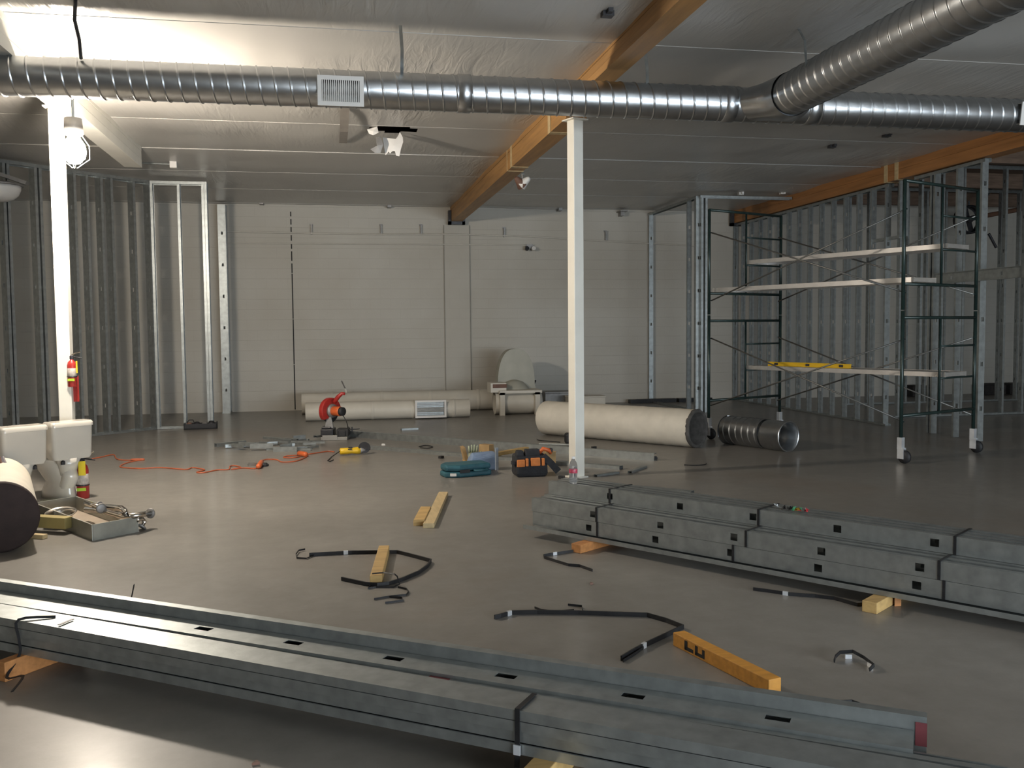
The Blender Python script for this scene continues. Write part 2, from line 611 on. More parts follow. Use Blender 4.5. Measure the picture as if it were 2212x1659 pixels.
def register(cx, cy, cz, w_, h_, tilt, parent, nslat):
    M = Matrix.Translation((cx, cy, cz)) @ Matrix.Rotation(tilt, 4, 'X')
    mb = MB(M)
    b = .035
    mb.box((-w_ / 2, -.012, -h_ / 2), (w_ / 2, .0, -h_ / 2 + b)).box((-w_ / 2, -.012, h_ / 2 - b), (w_ / 2, .0, h_ / 2))
    mb.box((-w_ / 2, -.012, -h_ / 2 + b), (-w_ / 2 + b, .0, h_ / 2 - b)).box((w_ / 2 - b, -.012, -h_ / 2 + b), (w_ / 2, .0, h_ / 2 - b))
    mb.box((-w_ / 2 + .01, 0, -h_ / 2 + .01), (w_ / 2 - .01, .07, -h_ / 2 + .016)).box((-w_ / 2 + .01, 0, h_ / 2 - .016), (w_ / 2 - .01, .07, h_ / 2 - .01))
    reg = build(mb, 'register', white_plastic, parent)
    build(MB(M).box((-w_ / 2 + b, .045, -h_ / 2 + b), (w_ / 2 - b, .047, h_ / 2 - b)), 'damper', galv, reg)
    for i in range(nslat):
        x = -w_ / 2 + b + (w_ - 2 * b) * (i + .5) / nslat
        build(MB(M).box((x - .004, -.006, -h_ / 2 + b), (x + .004, .008, h_ / 2 - b)), 'slat', white_plastic, reg)
    return reg


rc = yp(736, 197, DUCT_Y - DUCT_R - .02)
register(rc.x, DUCT_Y - DUCT_R - .025, rc.z, .385, .245, radians(8), duct, 19)
rc = yp(2225, 246, DUCT_Y - DUCT_R - .02)
register(rc.x + .05, DUCT_Y - DUCT_R - .025, rc.z, .32, .22, radians(8), duct, 15)

br_ = empty('branch_duct', (TX, 5.0, DUCT_Z - .17))
tag(br_, 'galvanized spiral branch duct joining the long duct at a saddle tee', 'duct')
RB = 0.185
Mb = Matrix.Translation((TX, DUCT_Y - DUCT_R - .12, DUCT_Z + .0)) @ Matrix.Rotation(-pi / 2, 4, 'Z')
build(spiral(Mb, 9.0, RB, .128), 'duct_run', duct_m, br_, smooth='plain')
# saddle tee: flare from the branch onto the main run
rings = []
for t in (0, .25, .5, .75, 1.0):
    ring = []
    for j in range(40):
        a = 2 * pi * j / 40
        rx = RB + .012 + .16 * (1 - t) ** 2
        px, pz = rx * cos(a), (RB + .012) * sin(a)
        pz = max(-DUCT_R * .98, min(DUCT_R * .98, pz)) if t < .4 else pz
        surf = DUCT_Y - sqrt(max(0, (DUCT_R + .006) ** 2 - min(pz * pz, (DUCT_R) ** 2)))
        yy = surf * (1 - t) + (DUCT_Y - DUCT_R - .30) * t
        ring.append((TX + px, yy, DUCT_Z + pz))
    rings.append(ring)
build(MB().loft(rings, cap=False), 'saddle_tee', duct_m, br_, smooth='plain')

# hanger straps (duct to ceiling)
pale_strap = galv
strap_pts = [((865, 55), (868, 160), DUCT_Y), ((1393, 105), (1399, 190), DUCT_Y)]
for i, (a, b, Y) in enumerate(strap_pts):
    A, B = gp(*a, ZC), yp(*b, Y - .05)
    mid = A.lerp(B, .5) + Vector((.008, 0, 0))
    lab = 'thin galvanized hanger strap holding the duct between register and beam' if i == 0 else 'thin twisted galvanized hanger strap beside timber beam above the duct'
    tag(build(MB().tube([A, mid, B], 0, flat=(.028, .003)), 'hanger_strap', pale_strap), lab, 'strap')
A = gp(1725, 62, ZC)
tag(build(MB().tube([A, Vector((TX - .17, 7.3, 3.98)), Vector((TX - .172, 7.25, 3.66))], 0, flat=(.022, .003)), 'hanger_strap', pale_strap), 'thin hanger strap holding the branch duct near its tee', 'strap')
A = gp(163, 0, ZC)
cb = yp(175, 126, DUCT_Y - .1)
tag(build(MB().tube([A, A.lerp(cb, .33) + Vector((-.02, 0, 0)), A.lerp(cb, .66) + Vector((.0, 0, 0)), cb], .014, 8), 'hanging_cable', black_m), 'thick black cable hanging from ceiling onto the long duct', 'cable')

# ------------------------------------------------------------------ lamps
def high_bay(x, y, z, strength, col, label, ename, cat='lamp', tilt=0):
    e = empty(ename, (x, y, z - .2))
    tag(e, label, cat)
    build(MB().tube([(x, y, ZC + .03), (x, y, z + .26)], .012, 8), 'stem', galv, e)
    T = Matrix.Translation((x, y, z))
    build(MB(T).lathe([(.03, .27), (.075, .26), (.085, .12), (.06, .10), (.03, .10)], 20), 'ballast_housing', grey_metal, e, smooth='plain')
    prof = [(.02, .10), (.05, .09), (.09, .03), (.105, -.04), (.09, -.10), (.05, -.145), (.01, -.155)]
    build(MB(T).lathe(prof, 24), 'bulb', emissive(ename + '_glow_%d' % int(y * 10), col, strength), e, smooth='plain')
    for k in range(4):
        a = k * pi / 2 + .4
        build(MB(T).tube([(.07 * cos(a), .07 * sin(a), .11), (.13 * cos(a), .13 * sin(a), .02), (.13 * cos(a), .13 * sin(a), -.1), (.02 * cos(a), .02 * sin(a), -.19)], .004, 6), 'guard_wire', galv, e)
    return e


LP = yp(160, 318, 9.25)
high_bay(LP.x, LP.y, LP.z, LAMP_MAIN, (1.0, .885, .74), 'glaring bare lamp hung under the ceiling above the two toilets', 'work_lamp')

# bowl lamp cut off by the photo's edge
P_ = gp(2, 402, 3.62)
e = empty('bowl_lamp', (P_.x, P_.y, P_.z - .3))
tag(e, 'frosted bowl lamp on a grey arm near the angled stud wall', 'lamp')
T = Matrix.Translation((P_.x - .02, P_.y, P_.z))
build(MB(T).lathe([(.27, 0), (.265, -.05), (.235, -.12), (.17, -.18), (.08, -.21), (.01, -.215)], 32), 'bowl', white_plastic, e, smooth='plain')
build(MB(T).lathe([(.02, .0), (.30, .0), (.31, .02), (.1, .07), (.02, .08)], 32), 'cover', grey_metal, e, smooth='plain')
build(MB(T).tube([(-.5, 0, .36), (-.1, 0, .20), (.36, 0, .04)], 0, flat=(.16, .05)), 'arm', grey_metal, e)
build(MB(T).tube([(-.1, 0, .2), (-.1, 0, .45)], .015, 8), 'stem', grey_metal, e)

# ------------------------------------------------------------------ metal studs
STUDS = {}


def stud_mb(L, W, Fl, holes=(), t=.0025, hole=(.075, .036), lip=.010):
    """C stud along local x; web in the plane y=0 (z 0..W); flanges to +y"""
    mb = MB()
    xs = 0.0
    for h in sorted(holes):
        a, b = h - hole[0] / 2, h + hole[0] / 2
        if a <= xs or b >= L:
            continue
        mb.box((xs, 0, 0), (a, t, W))
        mb.box((a, 0, 0), (b, t, W / 2 - hole[1] / 2)).box((a, 0, W / 2 + hole[1] / 2), (b, t, W))
        xs = b
    mb.box((xs, 0, 0), (L, t, W))
    mb.box((0, t, 0), (L, Fl, t)).box((0, t, W - t), (L, Fl, W))
    if lip:
        mb.box((0, Fl - t, t), (L, Fl, lip)).box((0, Fl - t, W - lip), (L, Fl, W - t))
    return mb


def stud_mesh(L, W, Fl, holes=(), m=galv, **kw):
    key = (round(L, 3), W, Fl, tuple(round(h, 3) for h in holes), m.name, tuple(sorted(kw.items())))
    if key not in STUDS:
        me = stud_mb(L, W, Fl, holes, **kw).mesh('stud')
        me.materials.append(m)
        STUDS[key] = me
    return STUDS[key]


def upright(web_dir, loc, web_back=0.0):
    """matrix that stands a stud up: local x -> up, local z -> web_dir, local y -> perpendicular"""
    wd = Vector((web_dir[0], web_dir[1], 0)).normalized()
    up = Vector((0, 0, 1))
    yv = wd.cross(up)
    M = Matrix(((up.x, yv.x, wd.x, loc[0]), (up.y, yv.y, wd.y, loc[1]), (up.z, yv.z, wd.z, loc[2]), (0, 0, 0, 1)))
    return M


def partition(name, label, A, B, H, us, W=.092, Fl=.041, track=True, top=True, m=galv, flip=False, holes=True):
    """stud wall from A to B (ground points); us = distances of studs along it"""
    A, B = Vector((A[0], A[1], 0)), Vector((B[0], B[1], 0))
    d = (B - A)
    L = d.length
    d.normalize()
    n = Vector((-d.y, d.x, 0))
    e = empty(name, (A + B) / 2)
    tag(e, label, 'partition')
    hs = [.45 + .61 * i for i in range(12) if .45 + .61 * i < H - .2] if holes else []
    me = stud_mesh(H - .006, W, Fl, hs, m, hole=(.06, .034))
    inv = MW[e.name].inverted()
    for u in us:
        # web perpendicular to the wall line, flanges along it
        p = A + d * u - n * (W / 2) + Vector((0, 0, .004))
        M = upright((n.x, n.y), p)
        if flip:
            p = A + d * u + n * (W / 2) + Vector((0, 0, .004))
            M = upright((-n.x, -n.y), p)
        share(me, 'stud', e, inv @ M)
    X = Matrix(((d.x, n.x, 0, 0), (d.y, n.y, 0, 0), (0, 0, 1, 0), (0, 0, 0, 1)))
    if track:
        T = Matrix.Translation(A) @ X
        build(MB(T).box((0, -W / 2 - .003, 0), (L, W / 2 + .003, .003)).box((0, -W / 2 - .003, 0), (L, -W / 2 - .0005, .032)).box((0, W / 2 + .0005, 0), (L, W / 2 + .003, .032)), 'bottom_track', m, e)
    if top:
        T = Matrix.Translation(A + Vector((0, 0, H))) @ X
        build(MB(T).box((0, -W / 2 - .003, -.003), (L, W / 2 + .003, 0)).box((0, -W / 2 - .003, -.05), (L, -W / 2 - .0005, 0)).box((0, W / 2 + .0005, -.05), (L, W / 2 + .003, 0)), 'top_track', m, e)
    return e


HW = 4.06
# angled left wall, its square corner piece and the lone stud at the back wall
C1 = gp(338, 925)
C2 = gp(447, 923)
Y1 = 16.2
C1 = Vector((-2.86, Y1, 0))
C2 = Vector((-1.98, Y1, 0))
dA = Vector((-1, -1.0, 0)).normalized()
A0 = C1 + dA * 4.0
partition('stud_partition', 'angled open metal stud partition behind the white column and toilets', A0, C1, HW, [.03, .10, .42, .62, .83, .90, 1.22, 1.42, 1.60, 1.66, 2.06, 2.13, 2.46, 2.66, 2.86, 3.10, 3.27, 3.66, 3.95], W=.152)
partition('stud_partition', 'short square stud frame with top track beside the angled partition', C1 + Vector((.03, 0, 0)), C2, HW, [.0, .42, .80, .845], W=.152)
partition('stud_partition', 'single metal stud standing against the back wall left of black wall joint', (-2.02, YB - .34, 0), (-2.02, YB - .02, 0), HW, [.06, .20], W=.152, top=False)
# right: partition running to the back wall
xq = 6.77
partition('stud_partition', 'open stud frame with dark top track between back wall and scaffold', (xq, 16.5), (xq, YB - .01), HW - .02, [.0, .05, .44, 2.6], m=galv_dull, W=.092)
partition('stud_partition', 'narrow stud return with thin top track meeting the timber beam', (xq, 16.45), (8.6, 16.45), HW - .02, [.02, .10], track=False, m=galv_dull)

# long open stud wall below the right beam
ew = [(.03 + .406 * i) for i in range(15)]
us = [.03 + .406 * i for i in range(15)]
partition('stud_partition', 'long open metal stud wall under reddish beam behind the scaffold', (8.72, YB - .02), (8.72, 13.4), 3.835, us, W=.092, flip=True, m=galv)
partition('stud_partition', 'doubled studs under reddish beam near scaffold casters', (8.72, 12.75), (8.72, 11.2), 3.835, [.42, .50, 1.0, 1.5], W=.092, flip=True, track=False)
# far framing beyond: two stub walls seen between the studs
partition('stud_partition', 'stud wall with floor track beyond the reddish beam, crosswise', (9.6, 14.6), (13.4, 14.6), 4.38, [.05, .45, .86, 1.27, 1.67, 2.1, 2.5, 2.9, 3.3, 3.7], m=galv)
partition('stud_partition', 'distant stud frame standing before the back wall beyond the beam', (10.2, 17.2), (15.6, 17.2), 4.38, [.05 + .43 * i for i in range(13)], m=galv)
# box header with punch-outs at the right edge
A = xp(2035, 622, 8.60)
B = xp(2240, 603, 8.60)
hd = empty('box_header', (8.6, (A.y + B.y) / 2, 2.1))
tag(hd, 'horizontal steel header with round holes beside the scaffold', 'header')
L = (B - A).length + 1.2
d = (B - A).normalized()
d = Vector((0, -1, 0))
zc = 2.19
M = Matrix(((0, -1, 0, 8.60), (-1, 0, 0, 12.1), (0, 0, 1, zc), (0, 0, 0, 1)))
me = stud_mb(3.2, .152, .041, [.35, .85, 1.35, 1.85, 2.4], hole=(.045, .045))
me.M = M
me.v = [M @ v for v in me.v]
build(me, 'header_channel', galv, hd)
# cripple stud hanging above the opening
tag(build(MB().box((8.66, 13.08, 2.98), (8.81, 13.12, 3.83)), 'cripple_stud', galv), 'short metal stud hanging from the reddish beam without reaching the floor', 'stud')
tag(build(MB().box((8.70, 13.15, 2.95), (8.74, 13.9, 3.0)), 'cripple_sill', galv), 'short horizontal steel piece under the hanging short stud', 'stud')

# things beyond the partition: heater, diagonal pipes, conduit
hp = yp(2092, 475, 17.6)
e = empty('wall_fan', (hp.x, 17.6, hp.z - .3))
tag(e, 'dark round fan hung under the roof beyond the stud wall', 'fan')
Mf = Matrix.Translation((hp.x, 17.6, hp.z)) @ Matrix.Rotation(pi / 2, 4, 'X')
build(MB(Mf).lathe([(.26, -.1), (.30, -.1), (.30, .1), (.26, .1)], 28, cap=False), 'housing', dark_metal, e, smooth='plain')
build(MB(Mf).lathe([(.02, -.04), (.07, -.04), (.07, .06), (.02, .06)], 16), 'hub', dark_metal, e)
for k in range(4):
    a = k * pi / 2 + .3
    build(MB(Mf @ Matrix.Rotation(a, 4, 'Z')).box((.06, -.05, -.02), (.25, .06, .0)), 'blade', dark_metal, e)
build(MB().tube([(hp.x, 17.6, hp.z + .29), (hp.x, 17.6, 4.2)], .02, 8), 'stem', dark_metal, e)
for i, (a, b, r, lb) in enumerate((((2120, 440), (2155, 385), .035, 'dark slanted pipe under the roof beyond the stud wall'), ((2136, 505), (2152, 535), .03, 'short dark slanted bracket low on far framing'), ((2118, 468), (2205, 452), .05, 'brown horizontal pipe under the roof beyond the stud wall'))):
    tag(build(MB().tube([yp(*a, 17.3), yp(*b, 17.3)], r, 10), 'pipe', dark_metal if i != 2 else mat('rusty_pipe', (.12, .06, .035), .7)), lb, 'pipe')
for i, (px, py, w_) in enumerate(((2140, 846, .55), (2195, 845, .5), (1998, 852, .4))):
    g = gp(px, py + 6)
    mbx = MB().box((g.x - w_ / 2, 18.7, 0), (g.x + w_ / 2, 19.1, .22)).box((g.x - w_ / 2 + .03, 18.73, .22), (g.x + w_ / 2 - .03, 19.07, .25))
    tag(build(mbx, 'dark_carton', dark_void, bevel=.01), 'low dark carton on floor at the back wall beyond partition', 'carton', 'dark cartons beyond the stud wall')

# ------------------------------------------------------------------ pipes and fittings on the back wall
def pipe(ps, r, label, m=pipe_m):
    return tag(build(MB().tube(ps, r, 10), 'conduit', m), label, 'pipe')


c1 = [yp(x, y, YB - .062) for x, y in ((480, 500), (640, 503), (800, 506), (985, 506), (1150, 511), (1310, 521), (1500, 531))]
pipe(c1, .017, 'upper painted conduit running along the back wall')
c2 = [yp(x, y, YB - .056) for x, y in ((480, 525), (800, 527), (985, 528), (1140, 530))]
pipe(c2, .014, 'lower painted conduit on back wall ending at a twin lamp fitting')
for i, (x, y) in enumerate(((673, 497), (823, 497), (909, 497), (1088, 503), (1307, 510))):
    q = yp(x, y, YB)
    tag(build(MB().box((q.x - .012, YB - .075, q.z - .09), (q.x + .012, YB + .005, q.z + .10)).box((q.x - .03, YB - .02, q.z + .08), (q.x + .03, YB + .005, q.z + .12)), 'pipe_clip', grey_metal), 'metal conduit clip on back wall ' + ('just past the black wall joint', 'midway between black joint and pilaster', 'next to pilaster, black joint side', 'between pilaster and white column', 'between white column and open stud frame')[i], 'clip', 'conduit clips on the back wall')
q = yp(1142, 535, YB)
e = empty('twin_lamp_fitting', (q.x, YB - .1, q.z))
tag(e, 'small twin headed wall fitting at the end of lower conduit', 'light fitting')
build(MB().box((q.x - .07, YB - .1, q.z - .03), (q.x + .07, YB + .005, q.z + .06)), 'box', grey_metal, e)
for s in (-1, 1):
    build(MB(Matrix.Translation((q.x + s * .07, YB - .12, q.z - .05)) @ Matrix.Rotation(radians(70), 4, 'X')).lathe([(.02, 0), (.04, .02), (.045, .07)], 16), 'head', white_plastic if s > 0 else dark_metal, e)
# brackets where roof joists meet the wall
for i, (x, y) in enumerate(((567, 438), (841, 445), (1207, 452), (1340, 463))):
    q = yp(x, y, YB)
    tag(build(MB().box((q.x - .05, YB - .2, q.z - .05), (q.x + .03, YB + .005, q.z + .06)).box((q.x - .09, YB - .3, q.z + .03), (q.x + .07, YB + .005, q.z + .05)), 'joist_bracket', grey_metal), 'steel bracket atop back wall ' + ('between stud corner and black joint', 'between black joint and pilaster', 'close beside white column', 'between white column and open stud frame')[i], 'bracket', 'joist brackets along the back wall')

# ceiling fittings
jb = gp(375, 356, ZC - .04)
e = empty('junction_box', (jb.x, jb.y, ZC - .12))
tag(e, 'white junction box with conduit on ceiling near stud wall corner', 'junction box')
build(MB().box((jb.x - .05, jb.y - .05, ZC - .09), (jb.x + .05, jb.y + .05, ZC + .03)), 'box', white_plastic, e, bevel=.006)
build(MB().tube([(jb.x - .05, jb.y, ZC - .03), (jb.x - .7, jb.y, ZC - .02)], .013, 8), 'conduit', galv, e)
fl = gp(1128, 385, 3.72)
e = empty('flood_lamp', (fl.x, fl.y, 3.6))
tag(e, 'unlit twin head flood lamp on an arm beside the timber beam', 'lamp')
build(MB().tube([(2.69, fl.y, fl.z + .06), (fl.x + .03, fl.y, fl.z + .06)], .012, 8), 'arm', galv, e)
build(MB().tube([(fl.x, fl.y, fl.z + .06), (fl.x, fl.y, fl.z - .02)], .014, 8), 'knuckle', grey_metal, e)
for s, mm in ((-1, brown_tile), (1, white_plastic)):
    T = Matrix.Translation((fl.x + s * .06, fl.y, fl.z - .03)) @ Matrix.Rotation(radians(50 * s), 4, 'Y') @ Matrix.Rotation(radians(25), 4, 'X')
    build(MB(T).lathe([(.02, .06), (.035, .04), (.06, -.04), (.085, -.10), (.075, -.105), (.02, -.08)], 20), 'head', mm, e, smooth='plain')
# torn flap of facing hanging below the hole
rag = empty('torn_facing', (hole_c.x, hole_c.y, ZC - .4))
tag(rag, 'torn white facing hanging in rags below a dark hole in ceiling', 'torn sheet')


def sheet(pix, Y, name, m=white_plastic, curl=.05):
    """thin rag: pixel outline stood in the plane y=Y, bowed"""
    ps = [yp(x, y, Y) for x, y in pix]
    c = sum(ps, Vector()) / len(ps)
    mb = MB()
    fr = [p + Vector((0, curl * ((p - c).length * 2), 0)) for p in ps]
    bk = [p + Vector((0, .004, 0)) for p in fr]
    i = mb.pts(fr + [c] + bk + [c + Vector((0, .004, 0))])
    n = len(fr)
    for j in range(n):
        k = (j + 1) % n
        mb.f += [[i + j, i + k, i + n], [i + n + 1 + k, i + n + 1 + j, i + 2 * n + 1], [i + k, i + j, i + n + 1 + j, i + n + 1 + k]]
    return build(mb, name, m, rag)


yr = hole_c.y + .12
sheet([(827, 296), (840, 298), (855, 300), (862, 290), (864, 284), (870, 296), (871, 306), (866, 322), (863, 337), (856, 336), (853, 326), (848, 326), (843, 331), (838, 326), (833, 335), (830, 318)], yr, 'rag')
sheet([(793, 279), (815, 273), (818, 286), (806, 292), (797, 288)], hole_c.y - .12, 'rag', curl=.1)
sheet([(812, 297), (822, 293), (828, 312), (822, 330), (810, 330), (800, 322), (814, 315)], hole_c.y + .05, 'rag', grey_metal)
# loose strip of tape below the duct register
A, B = gp(745, 232, ZC - .02), gp(741, 309, ZC - .03)
tag(build(MB().tube([A, A.lerp(B, .5) + Vector((0, 0, -.06)), B], 0, flat=(.10, .004)), 'loose_strip', mat('grey_tape', (.30, .275, .25), .5)), 'loose grey strip sagging from ceiling behind the duct register', 'strip')
for i, (x, y) in enumerate(((1915, 291), (1797, 315), (1312, 28), (1600, 418), (1690, 416))):
    q = gp(x, y, ZC)
    tag(build(MB().box((q.x - .045, q.y - .04, ZC - .03), (q.x + .045, q.y + .04, ZC + .03)).box((q.x - .02, q.y - .10, ZC - .02), (q.x + .02, q.y + .04, ZC + .03)), 'ceiling_hanger', dark_metal if i < 3 else white_plastic), ('dark ceiling fitting next to the reddish beam', 'dark ceiling fitting, second one away from reddish beam', 'dark ceiling fitting beside the shallower brown beam', 'pale ceiling fitting above the open stud frame return', 'pale ceiling fitting touching the reddish beam')[i], 'fitting', 'dark ceiling fittings' if i < 3 else 'pale ceiling fittings')

# ------------------------------------------------------------------ rolling scaffold
SA = radians(23)
SC = empty('scaffold', (6.5, 9.73, 0), SA)
tag(SC, 'dark green two-tier rolling scaffold tower with silver casters', 'scaffold')
SW, SL = 1.524, 3.05
MS = MW[SC.name]


def sp(x, y, z):
    return MS @ Vector((x, y, z))


for iy, yy in enumerate((0, SL)):
    for tier in range(2):
        zb = .28 + tier * 1.50
        zt = zb + 1.49
        lo, hi = (zb + .27, zt - .08) if tier == 0 else (zb + .30, zt - .01)
        for xx in (0, SW):
            build(MB().tube([sp(xx, yy, zb), sp(xx, yy, zt)], .0215, 12), 'post', green_steel, SC, smooth='plain')
        for zz in (lo, hi):
            build(MB().tube([sp(0, yy, zz), sp(SW, yy, zz)], .019, 10), 'crossbar', green_steel, SC, smooth='plain')
        build(MB().tube([sp(SW * .5, yy, lo), sp(SW * .5, yy, hi)], .015, 10), 'inner_post', green_steel, SC, smooth='plain')
        for q in (.36, .70):
            zz = lo + (hi - lo) * q
            build(MB().tube([sp(SW * .5, yy, zz), sp(SW, yy, zz)], .013, 8), 'rung', green_steel, SC, smooth='plain')
        for xx in (0, SW):
            for zz in (zb + .2, zb + 1.16):
                build(MB().tube([sp(xx, yy, zz) , sp(xx + (.05 if xx == 0 else -.05), yy, zz)], .008, 6), 'brace_pin', green_steel, SC)
    for xx in (0, SW):
        c = build(MB().box((-.03, -.03, .16), (.03, .03, .30), MS @ Matrix.Translation((xx, yy, 0))).box((-.026, -.052, .05), (-.02, .03, .18), MS @ Matrix.Translation((xx, yy, 0))).box((.02, -.052, .05), (.026, .03, .18), MS @ Matrix.Translation((xx, yy, 0))), 'caster', mat('bright_caster_steel', (.75, .77, .8), .3, .6), SC)
        build(MB(MS @ Matrix.Translation((xx, yy - .05, .076)) @ Matrix.Rotation(pi / 2, 4, 'Y')).lathe([(.02, -.018), (.076, -.018), (.076, .018), (.02, .018)], 20), 'wheel', black_m, c, smooth='plain')
brace_m = mat('galvanized_brace', (.20, .20, .19), .45, .7)
for xx in (.05, SW - .05):
    for zb in (.28, 1.78):
        for a, b in ((.2, 1.16), (1.16, .2)):
            build(MB().tube([sp(xx, 0, zb + a), sp(xx, SL, zb + b)], .0105, 8), 'cross_brace', brace_m, SC, smooth='plain')


def plank(x0, x1, z, y0, y1, label):
    e = empty('scaffold_plank', sp((x0 + x1) / 2, SL / 2, z), SA)
    tag(e, label, 'plank')
    T = MS
    build(MB(T).box((x0 + .01, y0, z + .045), (x1 - .01, y1, z + .055)), 'deck', alu, e)
    for xx in (x0, x1 - .025):
        build(MB(T).box((xx, y0, z), (xx + .025, y1, z + .058)), 'side_rail', alu, e)
    for yy in (y0, y1 - .05):
        build(MB(T).box((x0 + .025, yy, z + .005), (x1 - .025, yy + .05, z + .045)), 'end_hook', alu, e)
    return e


zu = 1.78
r = lambda zb, hi_off, lo_off, q: (zb + lo_off) + ((zb + 1.49 - hi_off) - (zb + lo_off)) * q
plank(.80, 1.26, r(1.78, .01, .30, .36) + .013, -.05, SL + .05, 'bright aluminium plank on the uppermost scaffold rungs')
plank(.12, .58, 2.08 + .02, -.05, SL + .05, 'bright aluminium plank on the scaffold crossbar, middle of three')
plank(.80, 1.26, r(.28, .08, .27, .36) + .013, -.05, SL + .05, 'aluminium plank on the lowest scaffold rungs under a yellow level')
zl = r(.28, .08, .27, .36) + .013 + .058
e = empty('spirit_level', sp(1.0, 1.5, zl), SA)
tag(e, 'long yellow spirit level lying on the lowest scaffold plank', 'level')
build(MB(MS).box((.90, 1.35, zl), (.925, 2.75, zl + .012)).box((.90, 1.35, zl + .048), (.925, 2.75, zl + .06)).box((.908, 1.35, zl + .01), (.917, 2.75, zl + .05)), 'body', yellow_paint, e)
for yy in (1.5, 2.05, 2.6):
    build(MB(MS).box((.899, yy - .03, zl + .015), (.926, yy + .03, zl + .045)), 'vial', dark_metal, e)

# ------------------------------------------------------------------ big tubes on the floor
def axis_frame(A, B):
    A, B = Vector(A), Vector(B)
    d = (B - A)
    L = d.length
    d.normalize()
    up = Vector((0, 0, 1))
    s = up.cross(d).normalized()
    u = d.cross(s)
    return Matrix(((s.x, u.x, d.x, A.x), (s.y, u.y, d.y, A.y), (s.z, u.z, d.z, A.z), (0, 0, 0, 1))), L


# white wrapped duct
TR = .255
A, B = gp(1188, 942, 0), gp(1520, 972, 0)
A, B = Vector((A.x, A.y + .25, TR)), Vector((B.x, B.y + .28, TR))
M, L = axis_frame(A, B)
e = empty('wrapped_duct', ((A + B) / 2).xy.to_3d())
tag(e, 'large white insulated duct tube lying behind the white column', 'duct')
n = 36
rings = []
K = 60
for k in range(K + 1):
    zz = L * k / K
    rad = TR * (1 + .006 * sin(k * 1.9)) * (.97 if k == 0 else 1)
    rings.append([M @ Vector((rad * cos(2 * pi * j / n) * (1 + .012 * noise.noise(Vector((k * .3, j * .4, 0)))), rad * sin(2 * pi * j / n) * (1 + .01 * noise.noise(Vector((k * .3, j * .4, 4)))), zz)) for j in range(n)])
build(MB().loft(rings, cap=False), 'sleeve', pale_fabric, e, smooth='plain')
rings = []
for rr_, zz in ((1.0, L - .01), (1.03, L + .02), (.96, L + .05), (.84, L + .03), (.82, L - .25), (.82, L - 2.2)):
    rings.append([M @ Vector((TR * rr_ * cos(2 * pi * j / n) * (1 + .05 * noise.noise(Vector((j * .7, rr_ * 3, 1)))), TR * rr_ * sin(2 * pi * j / n) * (1 + .05 * noise.noise(Vector((j * .7, rr_ * 3, 5)))), zz)) for j in range(n)])
build(MB().loft(rings, cap=False), 'ragged_end', mat('dark_duct_liner', (.07, .065, .06), .9, 0, .3, 14, .3, 40), e, smooth='plain')
build(MB().loft([[M @ Vector((TR * f * cos(2 * pi * j / n), TR * f * sin(2 * pi * j / n), zz)) for j in range(n)] for f, zz in ((.99, .01), (.9, -.02), (.5, -.02))]), 'closed_end', pale_fabric, e, smooth='plain')

# short galvanized piece
A, B = gp(1570, 962, 0), gp(1722, 980, 0)
RD = .19
A, B = Vector((A.x + .1, A.y + .2, RD)), Vector((B.x + .0, B.y + .22, RD))
M, L = axis_frame(A, B)
e = empty('metal_duct_offcut', ((A + B) / 2).xy.to_3d())
tag(e, 'short shiny galvanized duct offcut lying beside the white tube', 'duct')
Mx = M @ Matrix.Rotation(-pi / 2, 4, 'Y')
build(spiral(Mx, L - .32, RD, .11, cap=False), 'body', duct_m, e, smooth='plain')
build(MB(M).lathe([(RD + .002, L - .34), (RD + .006, L - .3), (RD + .006, L - .02), (RD + .014, L), (RD + .002, L + .004), (RD - .012, L - .01), (RD - .014, L - .3)], 36, cap=False), 'collar', duct_m, e, smooth='plain')

# old white ducts along the back wall
def old_duct(A, B, R_, name, label, m=white_duct, ribs=4):
    M, L = axis_frame(A, B)
    e = empty(name, ((Vector(A) + Vector(B)) / 2).xy.to_3d())
    tag(e, label, 'duct')
    build(MB(M).lathe([(R_ * .93, .02), (R_, 0), (R_, L), (R_ * .93, L - .02), (R_ * .93, .06)], 32, cap=False), 'shell', m, e, smooth=True)
    for i in range(ribs):
        zz = L * (i + .6) / ribs
        build(MB(M).lathe([(R_, zz - .03), (R_ + .006, zz - .02), (R_ + .006, zz + .02), (R_, zz + .03)], 32, cap=False), 'band', m, e, smooth='plain')
    return e, M, L


r1 = .165
a, b = gp(660, 912), gp(1016, 902)
yy = (a.y + b.y) / 2 + r1
d1, M1, L1 = old_duct((a.x, yy, r1), (b.x, yy, r1), r1, 'old_white_duct', 'white painted duct with a grille, lying before the back wall')
rcx = yp(930, 887, yy - r1)
register(rcx.x, yy - r1 - .04, r1 + .015, .56, .315, 0, d1, 0)
reg = [o for o in d1.children if o.name.startswith('register')][0]
for i in range(9):
    zz = r1 + .015 - .12 + .24 * (i + .5) / 9
    build(MB().box((rcx.x - .245, yy - r1 - .045, zz - .007), (rcx.x + .245, yy - r1 - .03, zz + .004)), 'slat', grey_metal, reg)
r2_ = .20
y2 = 18.3
a2 = yp(652, 870, y2)
b2 = yp(1072, 870, y2)
d2, M2, L2 = old_duct((a2.x, y2, r2_), (b2.x, y2, r2_), r2_, 'old_white_duct', 'fatter white painted duct pushed against the back wall')
